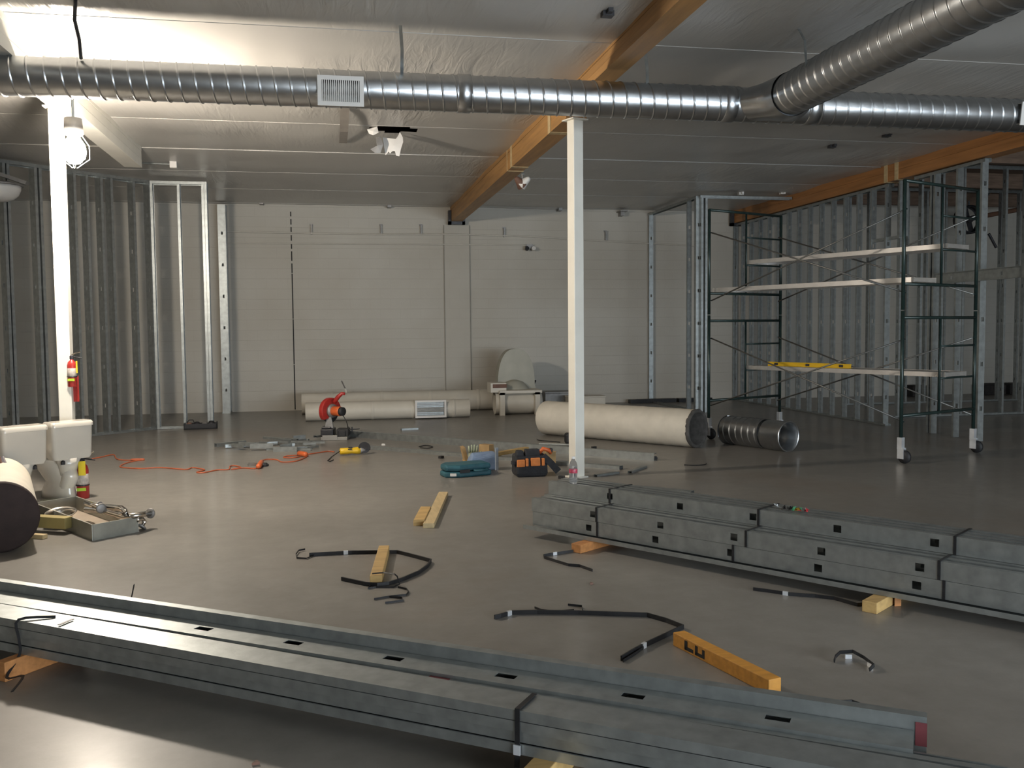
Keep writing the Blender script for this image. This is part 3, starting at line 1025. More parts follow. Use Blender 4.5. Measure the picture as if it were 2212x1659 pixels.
# odds and ends lying on top of it
for i, (p0, p1, r_, m_, nm, lb) in enumerate((((868, 853), (903, 851), .02, brown_tile, 'brown_bar', 'short brown bar on the duct by the back wall'),
                                              ((738, 823), (745, 838), .012, grey_metal, 'thin_rod', 'thin rod leaning against the back wall'),
                                              ((746, 838), (749, 856), .018, white_paint, 'white_offcut', 'short white strip standing behind the fatter duct'),
                                              ((913, 846), (924, 860), .016, white_paint, 'white_offcut', 'thin white strip leaning on the fatter duct'),
                                              ((855, 858), (915, 859), .012, grey_metal, 'thin_bar', 'thin grey bar on top of the fatter duct'))):
    tag(build(MB().tube([yp(*p0, y2 + .1), yp(*p1, y2 - .02)], r_, 8), nm, m_), lb, 'offcut')
# saddle unit with bonnet
U = empty('duct_fitting', (yp(1115, 870, 17.4).x, 17.3, 0))
tag(U, 'pale sheet metal duct fitting with tall rounded bonnet at back wall', 'duct fitting')
xa_, xb_ = yp(1072, 890, 17.0).x, yp(1172, 890, 17.0).x
r3 = .22
M, L = axis_frame((xa_, 17.2, r3), (xb_, 17.2, r3))
build(MB(M).lathe([(r3 * .95, 0), (r3, .0), (r3, L), (r3 * .95, L)], 32, cap=False), 'barrel', white_duct, U, smooth=True)
for px in (1086, 1162):
    xx = yp(px, 890, 16.9).x
    build(MB().box((xx - .045, 16.9, 0), (xx + .045, 17.0, .42)).box((xx - .045, 16.9, .38), (xx + .045, 17.5, .42)), 'saddle_leg', white_duct, U)
build(MB().box((xa_ + .05, 16.92, .40), (xb_ - .02, 17.5, .46)), 'saddle_plate', white_duct, U, bevel=.01)
# bonnet: a bent half-round hood
cx, cyy = yp(1112, 800, 17.7).x, 17.75
rings = []
for t in range(9):
    a = radians(6 + 10.5 * t)
    ring = []
    s = 1 - .02 * t
    for j in range(25):
        b = pi * j / 24
        ring.append((cx + .33 * s * cos(b) + .05 * sin(a), cyy - .22 + .5 * sin(a) * .35 - .02 * t * 0, .42 + (.28 + .75 * s * sin(b)) * (cos(a * .55)) * (1 if t else 1) * (.92 if t > 6 else 1)))
    rings.append(ring)
body = MB()
n_ = 25
prof = [(cos(pi * j / 24), sin(pi * j / 24)) for j in range(25)]
outer = [(cx + .33 * math.copysign(abs(c) ** .75, c) * (1 + .10 * (1 - s)), .42 + .10 + .70 * max(s, 0) ** .72) for c, s in prof]
outer = [(cx + .40, .42)] + outer + [(cx - .36, .42)]
body.loft([[(x, yy_, z) for x, z in outer] for yy_ in (17.55, 17.58)], cap=True)
outer2 = [(cx + (x - cx) * .92, .42 + (z - .42) * .95) for x, z in outer]
body.loft([[(x, 17.58, z) for x, z in outer], [(x, 17.85, z) for x, z in outer], [(x, 18.0, z) for x, z in outer2]], cap=True)
build(body, 'bonnet', mat('grey_green_duct', (.40, .39, .33), .55, 0, .1, 4), U)
build(MB(Matrix.Translation((cx - .05, 17.45, .40))).lathe([(.30, 0), (.26, .09), (.16, .19), (.04, .23)], 24), 'cone_cover', mat('grey_green_duct', (.4, .39, .33)), U, smooth='plain')
bx = yp(1072, 846, 17.2)
build(MB().box((bx.x - .14, 17.0, .42), (bx.x + .16, 17.4, .60)), 'box_piece', white_duct, U, bevel=.01)
build(MB().box((bx.x - .10, 16.985, .51), (bx.x + .16, 17.001, .58)), 'box_slot', brown_tile, U)
# low crates right of the fitting
for i, (x0, x1, z1, yy_, mm) in enumerate(((1178, 1250, .30, 18.6, grey_metal), (1232, 1308, .24, 18.0, white_duct))):
    xa1, xb1 = yp(x0, 860, yy_).x, yp(x1, 860, yy_).x
    mbx = MB().box((xa1, yy_, 0), (xb1, yy_ + .4, z1 - .03)).box((xa1 - .01, yy_ - .01, z1 - .03), (xb1 + .01, yy_ + .41, z1))
    tag(build(mbx, 'low_box', mm, bevel=.006), 'low grey box against the back wall beside duct fitting' if i == 0 else 'low white box on floor behind the large white tube', 'box')
A, B = gp(1148, 843, .55), gp(1158, 824, .75)
tag(build(MB().tube([Vector((yp(1147, 843, 18.2).x - .22, 18.15, 0)), yp(1147, 843, 18.2), yp(1157, 822, 18.3)], .018, 8), 'thin_rod', dark_metal), 'dark rod leaning behind the rounded bonnet', 'offcut')
for i, (p0, p1) in enumerate((((1338, 866), (1418, 860)), ((1432, 862), (1490, 858)))):
    a, b = gp(*p0), gp(*p1)
    a.y, b.y = min(a.y, 18.9), min(b.y, 18.95)
    tag(build(MB().tube([a + Vector((0, 0, .04)), b + Vector((0, 0, .04))], 0, flat=(.14, .08)), 'dark_bar', black_steel), 'dark flat bar on floor before the open stud frame' if i == 0 else 'dark flat bar lying inside the open stud frame', 'bar')
q = gp(565, 886)
tag(build(MB(Matrix.Translation((q.x, q.y, 0))).lathe([(.09, 0), (.11, .02), (.09, .05), (.02, .06)], 14), 'dark_lump', dark_void, smooth='plain'), 'small dark lump at foot of back wall near stud corner', 'debris')

# ------------------------------------------------------------------ fire extinguishers
def extinguisher(x, y, z, s, label, tagcard=True):
    e = empty('fire_extinguisher', (x, y, z))
    tag(e, label, 'extinguisher')
    T = Matrix.Translation((x, y, z))
    build(MB(T).lathe([(.055 * s, 0), (.062 * s, .01), (.062 * s, .30 * s), (.05 * s, .345 * s), (.025 * s, .37 * s), (.022 * s, .385 * s)], 24), 'cylinder', red_paint, e, smooth='plain')
    build(MB(T).lathe([(.0625 * s, .15 * s), (.0632 * s, .151 * s), (.0632 * s, .26 * s), (.0625 * s, .261 * s)], 24, cap=False), 'label_band', mat('pale_label', (.52, .47, .43), .5, 0, .25, 40), e, smooth='plain')
    build(MB(T).lathe([(.0655 * s, .135 * s), (.067 * s, .137 * s), (.067 * s, .147 * s), (.0655 * s, .149 * s)], 24, cap=False), 'bracket_band', dark_metal, e)
    build(MB(T).lathe([(.02 * s, .38 * s), (.028 * s, .39 * s), (.028 * s, .43 * s), (.015 * s, .44 * s)], 14), 'valve', dark_metal, e)
    build(MB(T).tube([(-.11 * s, 0, .40 * s), (-.02 * s, 0, .43 * s), (.03 * s, 0, .46 * s), (.12 * s, 0, .49 * s)], .008 * s, 8), 'carry_handle', chrome, e)
    build(MB(T).tube([(.02 * s, 0, .42 * s), (.13 * s, 0, .40 * s)], .008 * s, 8), 'lever', dark_metal, e)
    build(MB(T).box((-.045 * s, -.0675 * s, .085 * s), (.045 * s, -.058 * s, .118 * s)), 'green_sticker', mat('green_sticker', (.45, .65, .05), .5), e)
    if tagcard:
        build(MB(T).box((-.02 * s, -.074 * s, .25 * s), (.05 * s, -.071 * s, .40 * s)), 'yellow_tag', yellow_card, e)
    return e


q = gp(180, 1076)
extinguisher(q.x, q.y, 0, .92, 'red fire extinguisher with yellow tag standing on floor beside toilet')
q = yp(158, 838, 10.0)
ex = extinguisher(q.x - .005, 10.0, 1.06, .72, 'red fire extinguisher hung on a red board at white column', False)
bl, br2 = yp(146, 868, 10.06), yp(169, 812, 10.06)
build(MB().box((bl.x, 10.06, bl.z), (br2.x, 10.08, br2.z)), 'backboard', red_paint, ex)
build(MB().box((q.x + .045, 9.95, 1.20), (q.x + .06, 9.955, 1.32)), 'yellow_tag', yellow_card, ex)

# ------------------------------------------------------------------ toilets
def toilet(A, B, label):
    """A,B: the ends of the tank's top edge that faces us"""
    d = (B - A).to_2d()
    rz = atan2(d.y, d.x)
    c = (A + B) / 2
    e = empty('toilet', (c.x, c.y, 0), rz)
    tag(e, label, 'toilet')
    W_ = min(d.length, .5)
    M = MW[e.name]
    h = W_ / 2

    def rr(w2, y0, y1, z, rad=.035):
        ps = []
        for cx_, cy_, a0 in ((w2 - rad, y1 - rad, 0), (-w2 + rad, y1 - rad, 90), (-w2 + rad, y0 + rad, 180), (w2 - rad, y0 + rad, 270)):
            for k in range(4):
                a = radians(a0 + 30 * k)
                ps.append((cx_ + rad * cos(a), cy_ + rad * sin(a), z))
        return ps
    build(MB(M).loft([rr(h * .86, .03, .17, .40), rr(h * .92, .02, .19, .43), rr(h * .97, .012, .2, .71)]), 'tank', porcelain, e, smooth=True)
    build(MB(M).loft([rr(h, 0, .215, .712), rr(h, 0, .215, .742), rr(h * .96, .015, .2, .76)]), 'tank_lid', porcelain, e, smooth=True)

    def oval(cx_, cy_, a, b, z, n=24, p=1.0):
        return [(cx_ + a * cos(2 * pi * j / n), cy_ + b * sin(2 * pi * j / n), z) for j in range(n)]
    build(MB(M).loft([oval(0, .33, .12, .26, 0), oval(0, .33, .115, .25, .06), oval(0, .30, .095, .21, .16), oval(0, .36, .14, .27, .28), oval(0, .44, .185, .31, .37), oval(0, .44, .19, .315, .40)]), 'bowl', porcelain, e, smooth='plain')
    build(MB(M).loft([oval(0, .14, .075, .08, .24), oval(0, .13, .09, .09, .33), oval(0, .11, .13, .09, .41)]), 'tank_shelf', porcelain, e, smooth='plain')
    build(MB(M).tube([(0, .12, .30), (0, .10, .22), (0, .16, .14), (0, .22, .06), (0, .24, 0)], [.07, .075, .075, .08, .085], 14), 'trapway', porcelain, e, smooth='plain')
    build(MB(M).loft([oval(0, .45, .19, .30, .402), oval(0, .45, .195, .305, .415), oval(0, .45, .19, .30, .43)]), 'seat', porcelain, e, smooth='plain')
    for s in (-1, 1):
        build(MB(M @ Matrix.Translation((s * .09, .05, .385))).lathe([(.02, -.03), (.02, .0), (.008, .01)], 10), 'tank_bolt', dark_metal, e)
    return e


toilet(gp(112, 917, .75), gp(204, 909, .75), 'white toilet whose tank has its back to the chrome bars')
toilet(gp(4, 928, .75), gp(106, 919, .75), 'white toilet standing next to the one beside extinguisher')
# sheet of toilet base cardboard
a = [gp(95, 1082), gp(165, 1078), gp(185, 1090), gp(170, 1098), gp(80, 1092)]
tag(build(MB().loft([[p + Vector((0, 0, h)) for p in a] for h in (.001, .02)]), 'floor_board', mat('grey_green_board', (.26, .27, .22), .7)), 'thin grey board on floor under the near side of toilets', 'board')

# dark-ended drum at the left edge
A = gp(4, 1194)
Rr = .26
c0 = Vector((A.x, A.y, Rr))
nrm = Vector((.31, -.95, 0)).normalized()
M, L = axis_frame(c0 - nrm * 1.6, c0)
e = empty('black_lined_duct', (c0 - nrm * .8).xy.to_3d())
tag(e, 'large dark-ended insulated duct lying near the toilets', 'duct')
build(MB(M).lathe([(Rr * .96, 0), (Rr * .985, .01), (Rr * .985, L - .05), (Rr * .97, L - .04)], 40, cap=False), 'sleeve', pale_fabric, e, smooth='plain')
build(MB(M).lathe([(Rr * .97, L - .05), (Rr, L - .045), (Rr, L), (Rr * .93, L + .01), (Rr * .4, L + .004), (.01, L + .002)], 40), 'dark_end', mat('dark_brown_lining', (.035, .022, .02), .85, 0, .25, 8, .2, 30), e, smooth='plain')
# striped panel leaning behind it
a, b = gp(0, 1046, .25), gp(20, 1046, .25)
tag(build(MB().tube([yp(-6, 990, 8.5), yp(26, 1062, 8.5)], 0, flat=(.03, .10)), 'pale_board', mat('grey_violet_panel', (.30, .28, .30), .4)), 'pale leaning board edge behind dark-ended duct', 'panel')
tag(build(MB().tube([yp(-4, 988, 8.45), yp(12, 1045, 8.45)], 0, flat=(.03, .03)), 'leaning_bar', brown_tile), 'brown bar leaning on the pale board', 'bar')

# ------------------------------------------------------------------ sink tray, wood, grab bars
ht = .125
P = [gp(201, 1168), gp(298, 1149), gp(155, 1098), gp(75, 1118)]
P[2] = P[1] + (P[2] - P[1]) * .92
P[3] = P[0] + (P[2] - P[1])
ctr = sum(P, Vector()) / 4
e = empty('metal_tray', ctr)
tag(e, 'open rectangular sheet metal tray on floor before the toilets', 'tray')
tray_m = mat('tray_steel', (.34, .34, .30), .42, .6, .15, 8)
for i in range(4):
    a, b = P[i], P[(i + 1) % 4]
    n_ = (b - a).cross(Vector((0, 0, 1))).normalized() * .006
    mbx = MB().loft([[a - n_, a + n_, b + n_, b - n_], [p + Vector((0, 0, ht)) for p in (a - n_, a + n_, b + n_, b - n_)]])
    build(mbx, 'side', tray_m, e)
mbx = MB().loft([[p + Vector((0, 0, h)) for p in P] for h in (.002, .008)])
build(mbx, 'bottom', mat('tray_bottom', (.33, .27, .21), .6), e)
# sink ring in tray
q = gp(132, 1122, .06)
M = Matrix.Translation(q + Vector((0, 0, .05))) @ Matrix.Rotation(radians(12), 4, 'X')
o = tag(build(MB(M).lathe([(.115, 0), (.125, .010), (.115, .014), (.095, -.015), (.085, -.055)], 32, cap=False), 'sink_ring', chrome, smooth='plain'), 'round shiny metal rim lying in the open tray', 'ring')


def lumber(A, B, w_, h_, z0, name, label, m, cat='wood block', rot=None, group=None):
    A, B = Vector((A.x, A.y, z0)), Vector((B.x, B.y, z0))
    d = (B - A).normalized()
    s = Vector((0, 0, 1)).cross(d)
    M = Matrix(((d.x, s.x, 0, A.x), (d.y, s.y, 0, A.y), (0, 0, 1, z0), (0, 0, 0, 1)))
    o = build(MB(M).box((0, -w_ / 2, 0), ((B - A).length, w_ / 2, h_)), name, m, bevel=.004)
    return tag(o, label, cat, group)


lumber(gp(60, 1146), gp(150, 1152), .09, .09, .04, 'timber_offcut', 'yellowish timber lying against the metal tray', mat('greenish_pine', (.30, .24, .09), .65, 0, .15, 6), 'wood')
lumber(gp(70, 1162), gp(98, 1164), .05, .035, 0, 'timber_offcut', 'small pale timber offcut on floor behind dark-ended duct', pale_pine, 'wood')


def bar(ps, r, label, flanges=()):
    e = empty('grab_bar', Vector(ps[0]).xy.to_3d())
    tag(e, label, 'grab bar')
    build(MB().tube(ps, r, 12), 'rail', chrome, e, smooth='plain')
    for i in flanges:
        p = Vector(ps[i])
        q_ = Vector(ps[1 if i == 0 else -2])
        M, L = axis_frame(p, p + (p - q_).normalized() * .012)
        build(MB(M).lathe([(.04, -.004), (.042, 0), (.042, .01), (.03, .014)], 18), 'flange', grey_metal, e, smooth='plain')
    return e


z_ = .15
bar([gp(215, 1094, z_), gp(262, 1098, z_), gp(270, 1104, z_), gp(272, 1112, z_), gp(262, 1112, z_ - .02), gp(248, 1110, z_ - .03)], .025, 'bent chrome grab bar lying across the tray, hooked end', (0,))
bar([gp(186, 1086, .16), gp(218, 1098, .16)], .022, 'short straight chrome bar resting on the tray corner', (1,))
bar([gp(185, 1101, z_ - .02), gp(225, 1104, z_ - .02), gp(268, 1117, z_ - .03), gp(290, 1114, .14), gp(324, 1109, .12)], .024, 'longer chrome grab bar sticking out over the tray edge', (4,))
bar([gp(296, 1123, .1), gp(305, 1120, .09), gp(312, 1127, .06), gp(306, 1136, .03)], .02, 'small curved chrome bar end beside the tray corner', (3,))

# ------------------------------------------------------------------ dark tool tray at the stud corner
q = gp(434, 926)
e = empty('tool_tray', (q.x, q.y, 0), radians(3))
tag(e, 'low dark tray full of tools at foot of stud corner', 'tool tray')
T = MW[e.name]
build(MB(T).box((-.26, -.1, 0), (.26, .12, .02)).box((-.26, -.1, 0), (.26, -.085, .09)).box((-.26, .105, 0), (.26, .12, .09)).box((-.26, -.1, 0), (-.245, .12, .10)).box((.245, -.1, 0), (.26, .12, .11)), 'tray', black_m, e)
for i, (x, w_, h_, m_) in enumerate(((-.18, .1, .11, brown_tile), (-.06, .12, .12, dark_metal), (.06, .1, .10, grey_metal), (.17, .12, .13, dark_metal))):
    build(MB(T @ Matrix.Translation((x, 0, .02))).lathe([(w_ * .5, 0), (w_ * .52, h_ * .5), (w_ * .3, h_ * .8), (w_ * .1, h_ * .85)], 10), 'tool', m_, e, smooth='plain')
build(MB(T).tube([(-.22, 0, .1), (-.18, 0, .15), (-.12, 0, .15), (-.1, 0, .1)], .008, 6), 'tool_handle', dark_metal, e)

# ------------------------------------------------------------------ chop saw
q = gp(722, 951)
e = empty('chop_saw', (q.x, q.y, 0), radians(-8))
tag(e, 'red chop saw with orange motor standing on floor before white duct', 'chop saw')
T = MW[e.name]
build(MB(T).box((-.19, -.02, 0), (.19, .45, .05)).box((-.17, -.03, 0), (.05, -.02, .075)), 'base_plate', mat('worn_steel', (.33, .32, .30), .5, .6), e, bevel=.006)
build(MB(T).box((-.2, .02, .05), (-.02, .36, .16)).box((-.19, .05, .16), (-.05, .3, .19)), 'pedestal', dark_metal, e, bevel=.012)
build(MB(T).box((.03, .02, .05), (.2, .30, .155)).box((.06, .0, .05), (.16, .02, .14)), 'vise', black_m, e, bevel=.008)
build(MB(T).tube([(.18, .1, .14), (.36, .12, .15)], .008, 8).tube([(.25, .1, .12), (.25, .1, .18)], .01, 8), 'vise_screw', dark_metal, e)
build(MB(T).prism([(-.15, .17), (-.02, .17), (-.05, .34), (-.11, .36)], .08, .14, Matrix.Rotation(pi / 2, 4, 'X') @ Matrix.Translation((0, 0, -.22))), 'arm', grey_metal, e, bevel=.006)
Md_ = T @ Matrix.Translation((-.06, .14, .42)) @ Matrix.Rotation(radians(-38), 4, 'Z') @ Matrix.Rotation(pi / 2, 4, 'Y')
gd = [(.19 * cos(radians(a)), .19 * sin(radians(a))) for a in range(-100, 141, 12)]
# guard: local x is down, local y sideways
g = MB(Md_)
ang = [radians(a) for a in range(70, 311, 12)]
poly = [(.195 * cos(a), .195 * sin(a)) for a in ang]
g.prism(poly, -.055, .02)
build(g, 'blade_guard', red_paint, e, bevel=.012)
build(MB(Md_).lathe([(.01, -.018), (.178, -.018), (.178, -.013), (.01, -.013)], 32), 'cutting_disc', dark_metal, e)
build(MB(Md_).lathe([(.02, .02), (.105, .02), (.10, .05), (.05, .065), (.02, .07)], 24), 'gear_cover', grey_metal, e, smooth='plain')
build(MB(Md_).lathe([(.066, .05), (.072, .06), (.072, .19), (.064, .21)], 24), 'motor', orange_paint, e, smooth='plain')
build(MB(Md_).lathe([(.064, .205), (.066, .21), (.064, .25), (.05, .26), (.01, .262)], 24), 'motor_cap', black_m, e, smooth='plain')
build(MB(T).tube([(.0, .08, .55), (.06, .06, .63), (.12, .05, .68), (.165, .05, .675)], [.035, .032, .026, .02], 12), 'handle', red_paint, e, smooth='plain')
build(MB(T).tube([(.13, .03, .36), (.18, .0, .28), (.2, .05, .18), (.17, .2, .17)], .006, 8), 'power_cord', black_m, e)

# ------------------------------------------------------------------ angle grinder
q = gp(756, 983)
e = empty('angle_grinder', (q.x, q.y, 0), radians(9))
tag(e, 'yellow angle grinder lying on floor before the chop saw', 'grinder')
T = MW[e.name] @ Matrix.Translation((0, 0, .055))
Mg = T @ Matrix.Rotation(pi / 2, 4, 'Y')
build(MB(Mg).lathe([(.03, -.13), (.042, -.12), (.04, -.02), (.036, .02), (.045, .08), (.046, .13)], 20), 'body', yellow_paint, e, smooth='plain')
build(MB(T).box((-.03, -.046, .02), (.02, -.03, .032)).box((-.02, -.02, .036), (.03, .02, .048)), 'switch', black_m, e)
build(MB(Mg).lathe([(.046, .13), (.048, .14), (.042, .19), (.02, .21)], 20), 'gear_head', grey_metal, e, smooth='plain')
build(MB(T @ Matrix.Translation((.185, .0, .02)) @ Matrix.Rotation(radians(65), 4, 'X')).lathe([(.02, .02), (.07, .02), (.07, .025), (.02, .03)], 24), 'disc', dark_metal, e)
build(MB(T @ Matrix.Translation((.185, 0, .02)) @ Matrix.Rotation(radians(65), 4, 'X')).prism([(.078 * cos(radians(a)), .078 * sin(radians(a))) for a in range(-20, 201, 15)], .005, .035), 'disc_guard', dark_metal, e)
build(MB().tube([T @ Vector((-.13, 0, 0)), gp(725, 981, .03), gp(716, 987, .008), gp(708, 995, .008), gp(712, 997, .008), gp(720, 993, .008)], .006, 8), 'power_cord', black_m, e)

# ------------------------------------------------------------------ orange extension cord and plugs
def px_path(ps, z=.007):
    return [gp(x, y, z) for x, y in ps]


def smooth_path(ps, sub=5):
    out = []
    n = len(ps)
    for i in range(n - 1):
        p0, p1, p2, p3 = ps[max(i - 1, 0)], ps[i], ps[i + 1], ps[min(i + 2, n - 1)]
        for k in range(sub):
            t = k / sub
            out.append(.5 * ((2 * p1) + (-p0 + p2) * t + (2 * p0 - 5 * p1 + 4 * p2 - p3) * t * t + (-p0 + 3 * p1 - 3 * p2 + p3) * t ** 3))
    out.append(ps[-1])
    return out


e = empty('extension_cord', gp(450, 1014))
tag(e, 'orange extension cord snaking over the floor from toilets to saw', 'cord')
path = [(198, 991), (220, 987), (245, 982), (252, 991), (271, 994), (312, 993), (290, 996), (268, 1002), (261, 1009), (304, 1012), (347, 1010), (400, 1014), (415, 1010), (430, 1012), (442, 1015), (425, 1020), (440, 1021), (470, 1015), (494, 1014), (497, 1007), (508, 1006), (520, 1010), (500, 1014), (525, 1011), (550, 1012), (562, 1008)]
build(MB().tube(smooth_path(px_path(path)), .008, 6), 'cable', cord_m, e, smooth='plain')
path2 = [(566, 1000), (566, 995), (579, 992), (598, 993), (610, 998), (639, 996), (660, 988), (664, 983), (647, 983), (620, 985), (613, 988), (630, 989), (650, 986)]
build(MB().tube(smooth_path(px_path(path2)), .008, 6), 'cable', cord_m, e, smooth='plain')
build(MB().tube(smooth_path(px_path([(666, 981), (680, 979), (708, 975), (722, 976)])), .008, 6), 'cable', cord_m, e, smooth='plain')
for p0, p1, r_, m_ in (((558, 1008), (565, 998), .03, orange_paint), ((645, 979), (662, 982), .034, orange_paint), ((282, 993), (312, 992), .014, cord_m)):
    M, L = axis_frame(gp(*p0, r_), gp(*p1, r_))
    build(MB(M).lathe([(r_ * .6, 0), (r_, .02), (r_, L - .02), (r_ * .7, L)], 14), 'plug', m_, e, smooth='plain')
q = gp(571, 1007)
build(MB(Matrix.Translation(q)).lathe([(.05, 0), (.055, .02), (.03, .04)], 12), 'adapter', dark_metal, e)
q = gp(547, 1005)
tag(build(MB(Matrix.Translation(q) @ Matrix.Rotation(.3, 4, 'Z')).box((-.06, -.05, 0), (.06, .05, .012)).box((-.05, -.04, .012), (.04, .03, .03)), 'grey_scrap', grey_metal), 'flat grey scrap beside the cord plug', 'scrap')

# ------------------------------------------------------------------ cut stud offcuts by the saw
def loose(A, B, W_, Fl, z0, label, name='metal_stud', web='up', m=galv, holes=(), cat='stud', group=None, **kw):
    """a loose C stud along A->B. web: 'up' (flanges down), 'down' (flanges up), 'side' (web vertical, facing us)"""
    A, B = Vector((A.x, A.y, 0)), Vector((B.x, B.y, 0))
    d = (B - A)
    L = d.length
    d.normalize()
    s = Vector((0, 0, 1)).cross(d)          # left of the direction: away from us when A is left of B
    up = Vector((0, 0, 1))
    if web == 'side':
        cols, org = (d, s, up), A + up * z0
    elif web == 'down':
        cols, org = (d, up, -s), A + s * W_ + up * z0
    else:
        cols, org = (d, -up, s), A + up * (z0 + Fl)
    M = Matrix(((cols[0].x, cols[1].x, cols[2].x, org.x), (cols[0].y, cols[1].y, cols[2].y, org.y), (cols[0].z, cols[1].z, cols[2].z, org.z), (0, 0, 0, 1)))
    me = stud_mesh(L, W_, Fl, holes, m, **kw)
    o = share(me, name, None, M)
    return tag(o, label, cat, group)


pale_galv = galv
loose(gp(468, 966), gp(532, 959), .06, .05, 0, 'pale long stud offcut at the outer end of scrap pile', 'stud_offcut', 'up', pale_galv, cat='offcut')
loose(gp(487, 969), gp(600, 962), .05, .045, .01, 'bluish long stud offcut lying along the scrap pile', 'stud_offcut', 'up', galv, cat='offcut')
loose(gp(568, 953), gp(641, 958), .04, .035, .03, 'pale stud offcut resting on the saw side of scrap pile', 'stud_offcut', 'up', pale_galv, cat='offcut')
rnd = random.Random(3)
spots = [(515, 968, 20), (560, 966, 20), (583, 961, 20), (605, 972, 20), (645, 971, 20), (634, 956, 20), (612, 961, 20), (500, 971, 30), (540, 974, 28), (575, 973, 34), (610, 967, 40), (628, 961, 26), (640, 962, 30), (655, 966, 26), (600, 958, 26), (620, 953, 30), (650, 957, 30), (668, 957, 24), (675, 963, 26), (590, 976, 36), (630, 973, 34), (684, 950, 30), (665, 970, 24)]
for i, (x, y, ln) in enumerate(spots):
    a = rnd.uniform(-.8, .8)
    A = gp(x, y)
    dlen = rnd.uniform(.14, .34)
    B = A + Vector((cos(a), sin(a), 0)) * dlen
    loose(A, B, rnd.choice((.04, .05, .065)), .03, rnd.choice((0, .002, .03, .031)), 'short grey stud offcut in the scrap pile left of chop saw', 'stud_offcut', rnd.choice(('up', 'down', 'side')), rnd.choice((galv, galv_dull, galv_dull)), cat='offcut', group='stud offcuts in the scrap pile')

# ------------------------------------------------------------------ long studs from the saw to the column
loose(gp(752, 944), gp(1413, 996), .092, .06, .0, 'long metal stud running from the chop saw past white column', web='side', m=pale_galv)
loose(gp(788, 970), gp(1338, 1015), .092, .04, .0, 'long metal stud lying behind the tool bag, second from saw', web='up', m=galv)
loose(gp(868, 930), gp(904, 928), .06, .03, 0, 'short bright stud piece alone on floor before the white grille', 'stud_offcut', 'up', pale_galv, cat='offcut')
loose(gp(1290, 1030), gp(1338, 1023), .05, .02, 0, 'short bright metal strip on floor beside the white column', 'stud_offcut', 'up', pale_galv, cat='offcut')
loose(gp(1365, 1022), gp(1398, 1010), .05, .02, 0, 'short dull metal strip slanting near the bright strip', 'stud_offcut', 'up', galv_dull, cat='offcut')
lumber(gp(1050, 988, .045), gp(1138, 972, .045), .07, .045, 0.041, 'timber_offcut', 'tan timber lying behind tool bag and teal case', pine, 'wood')
lumber(gp(1165, 960), gp(1230, 962), .08, .02, 0.0, 'pale_strip', 'pale flat strip on floor near the wrapped duct', pale_galv, 'strip')
for i, (x, y) in enumerate(((1232, 968), (1283, 969), (953, 990), (1415, 991), (1337, 1013), (828, 962), (1213, 1034))):
    q = gp(x, y)
    if i == 5:
        tag(build(MB(Matrix.Translation(q)).box((-.025, -.02, 0), (.025, .02, .02)).box((-.015, -.012, .02), (.012, .012, .024)), 'white_chip', white_plastic), 'tiny white chip on floor right of the chop saw', 'debris')
    else:
        tag(build(MB(Matrix.Translation(q) @ Matrix.Rotation(.4 * i, 4, 'Z')).box((-.03, -.02, 0), (.03, .02, .03)).box((-.02, -.03, 0), (.0, .03, .02)), 'black_clip', black_m), 'small black clip on floor among the long studs', 'debris', 'black clips among the long studs')
for i, (ps, lb) in enumerate((([(1160, 948), (1165, 951), (1190, 953), (1210, 955)], 'thin bent wire on floor before the wrapped duct'), ([(905, 965), (920, 962), (935, 965), (925, 968), (908, 967)], 'small wire loop on floor beside the long studs'), ([(1478, 1004), (1500, 1005), (1520, 1004), (1526, 1001)], 'bent thin wire on open floor before the metal duct offcut'))):
    tag(build(MB().tube(smooth_path(px_path(ps)), .006, 6), 'bent_wire', black_steel), lb, 'wire')

# black lidded thing behind the column
q = gp(1236, 958)
e = empty('black_speaker', (q.x, q.y, 0))
tag(e, 'small black jobsite speaker with red centre behind the column', 'speaker')
T = Matrix.Translation((q.x, q.y, 0))
build(MB(T).box((-.1, -.06, 0), (.1, .08, .15)), 'case', black_m, e, bevel=.03)
build(MB(T @ Matrix.Translation((-.02, -.062, .07)) @ Matrix.Rotation(pi / 2, 4, 'X')).lathe([(.045, 0), (.045, .008), (.01, .01)], 16), 'ring', dark_metal, e)
build(MB(T @ Matrix.Translation((-.02, -.066, .07)) @ Matrix.Rotation(pi / 2, 4, 'X')).lathe([(.016, 0), (.016, .01), (.004, .012)], 12), 'red_centre', red_paint, e)

# ------------------------------------------------------------------ teal case, gloves, blue bag, cardboard
a, b = gp(951, 1028), gp(985, 1037)
q = gp(1008, 1030)
e = empty('tool_case', (q.x, q.y + .14, 0), radians(12))
tag(e, 'teal plastic power tool case lying flat on the floor', 'tool case')
T = MW[e.name]
prof = [(-.27, -.12), (-.12, -.18), (.27, -.13), (.27, .14), (-.2, .16), (-.27, .06)]
build(MB(T).prism(prof, 0.0, .062), 'lower_shell', teal, e, bevel=.02)
build(MB(T).prism([(x * .985, y * .985) for x, y in prof], .066, .135), 'upper_shell', teal, e, bevel=.028)
build(MB(T).prism([(-.12, -.185), (.0, -.172), (.0, -.16), (-.12, -.172)], .05, .085), 'latch', black_m, e)
build(MB(T).prism([(-.22, -.152), (-.16, -.176), (-.16, -.166), (-.22, -.142)], .02, .05), 'pale_badge', white_plastic, e)
build(MB(T).tube([(.05, -.15, .07), (.05, -.20, .07), (.2, -.19, .07), (.2, -.14, .07)], .012, 8), 'handle', teal, e, smooth='plain')
q = gp(1045, 1018)
e = empty('blue_bag', (q.x, q.y + .1, 0), radians(6))
tag(e, 'folded blue grey cloth bag behind the teal case', 'bag')
T = MW[e.name]
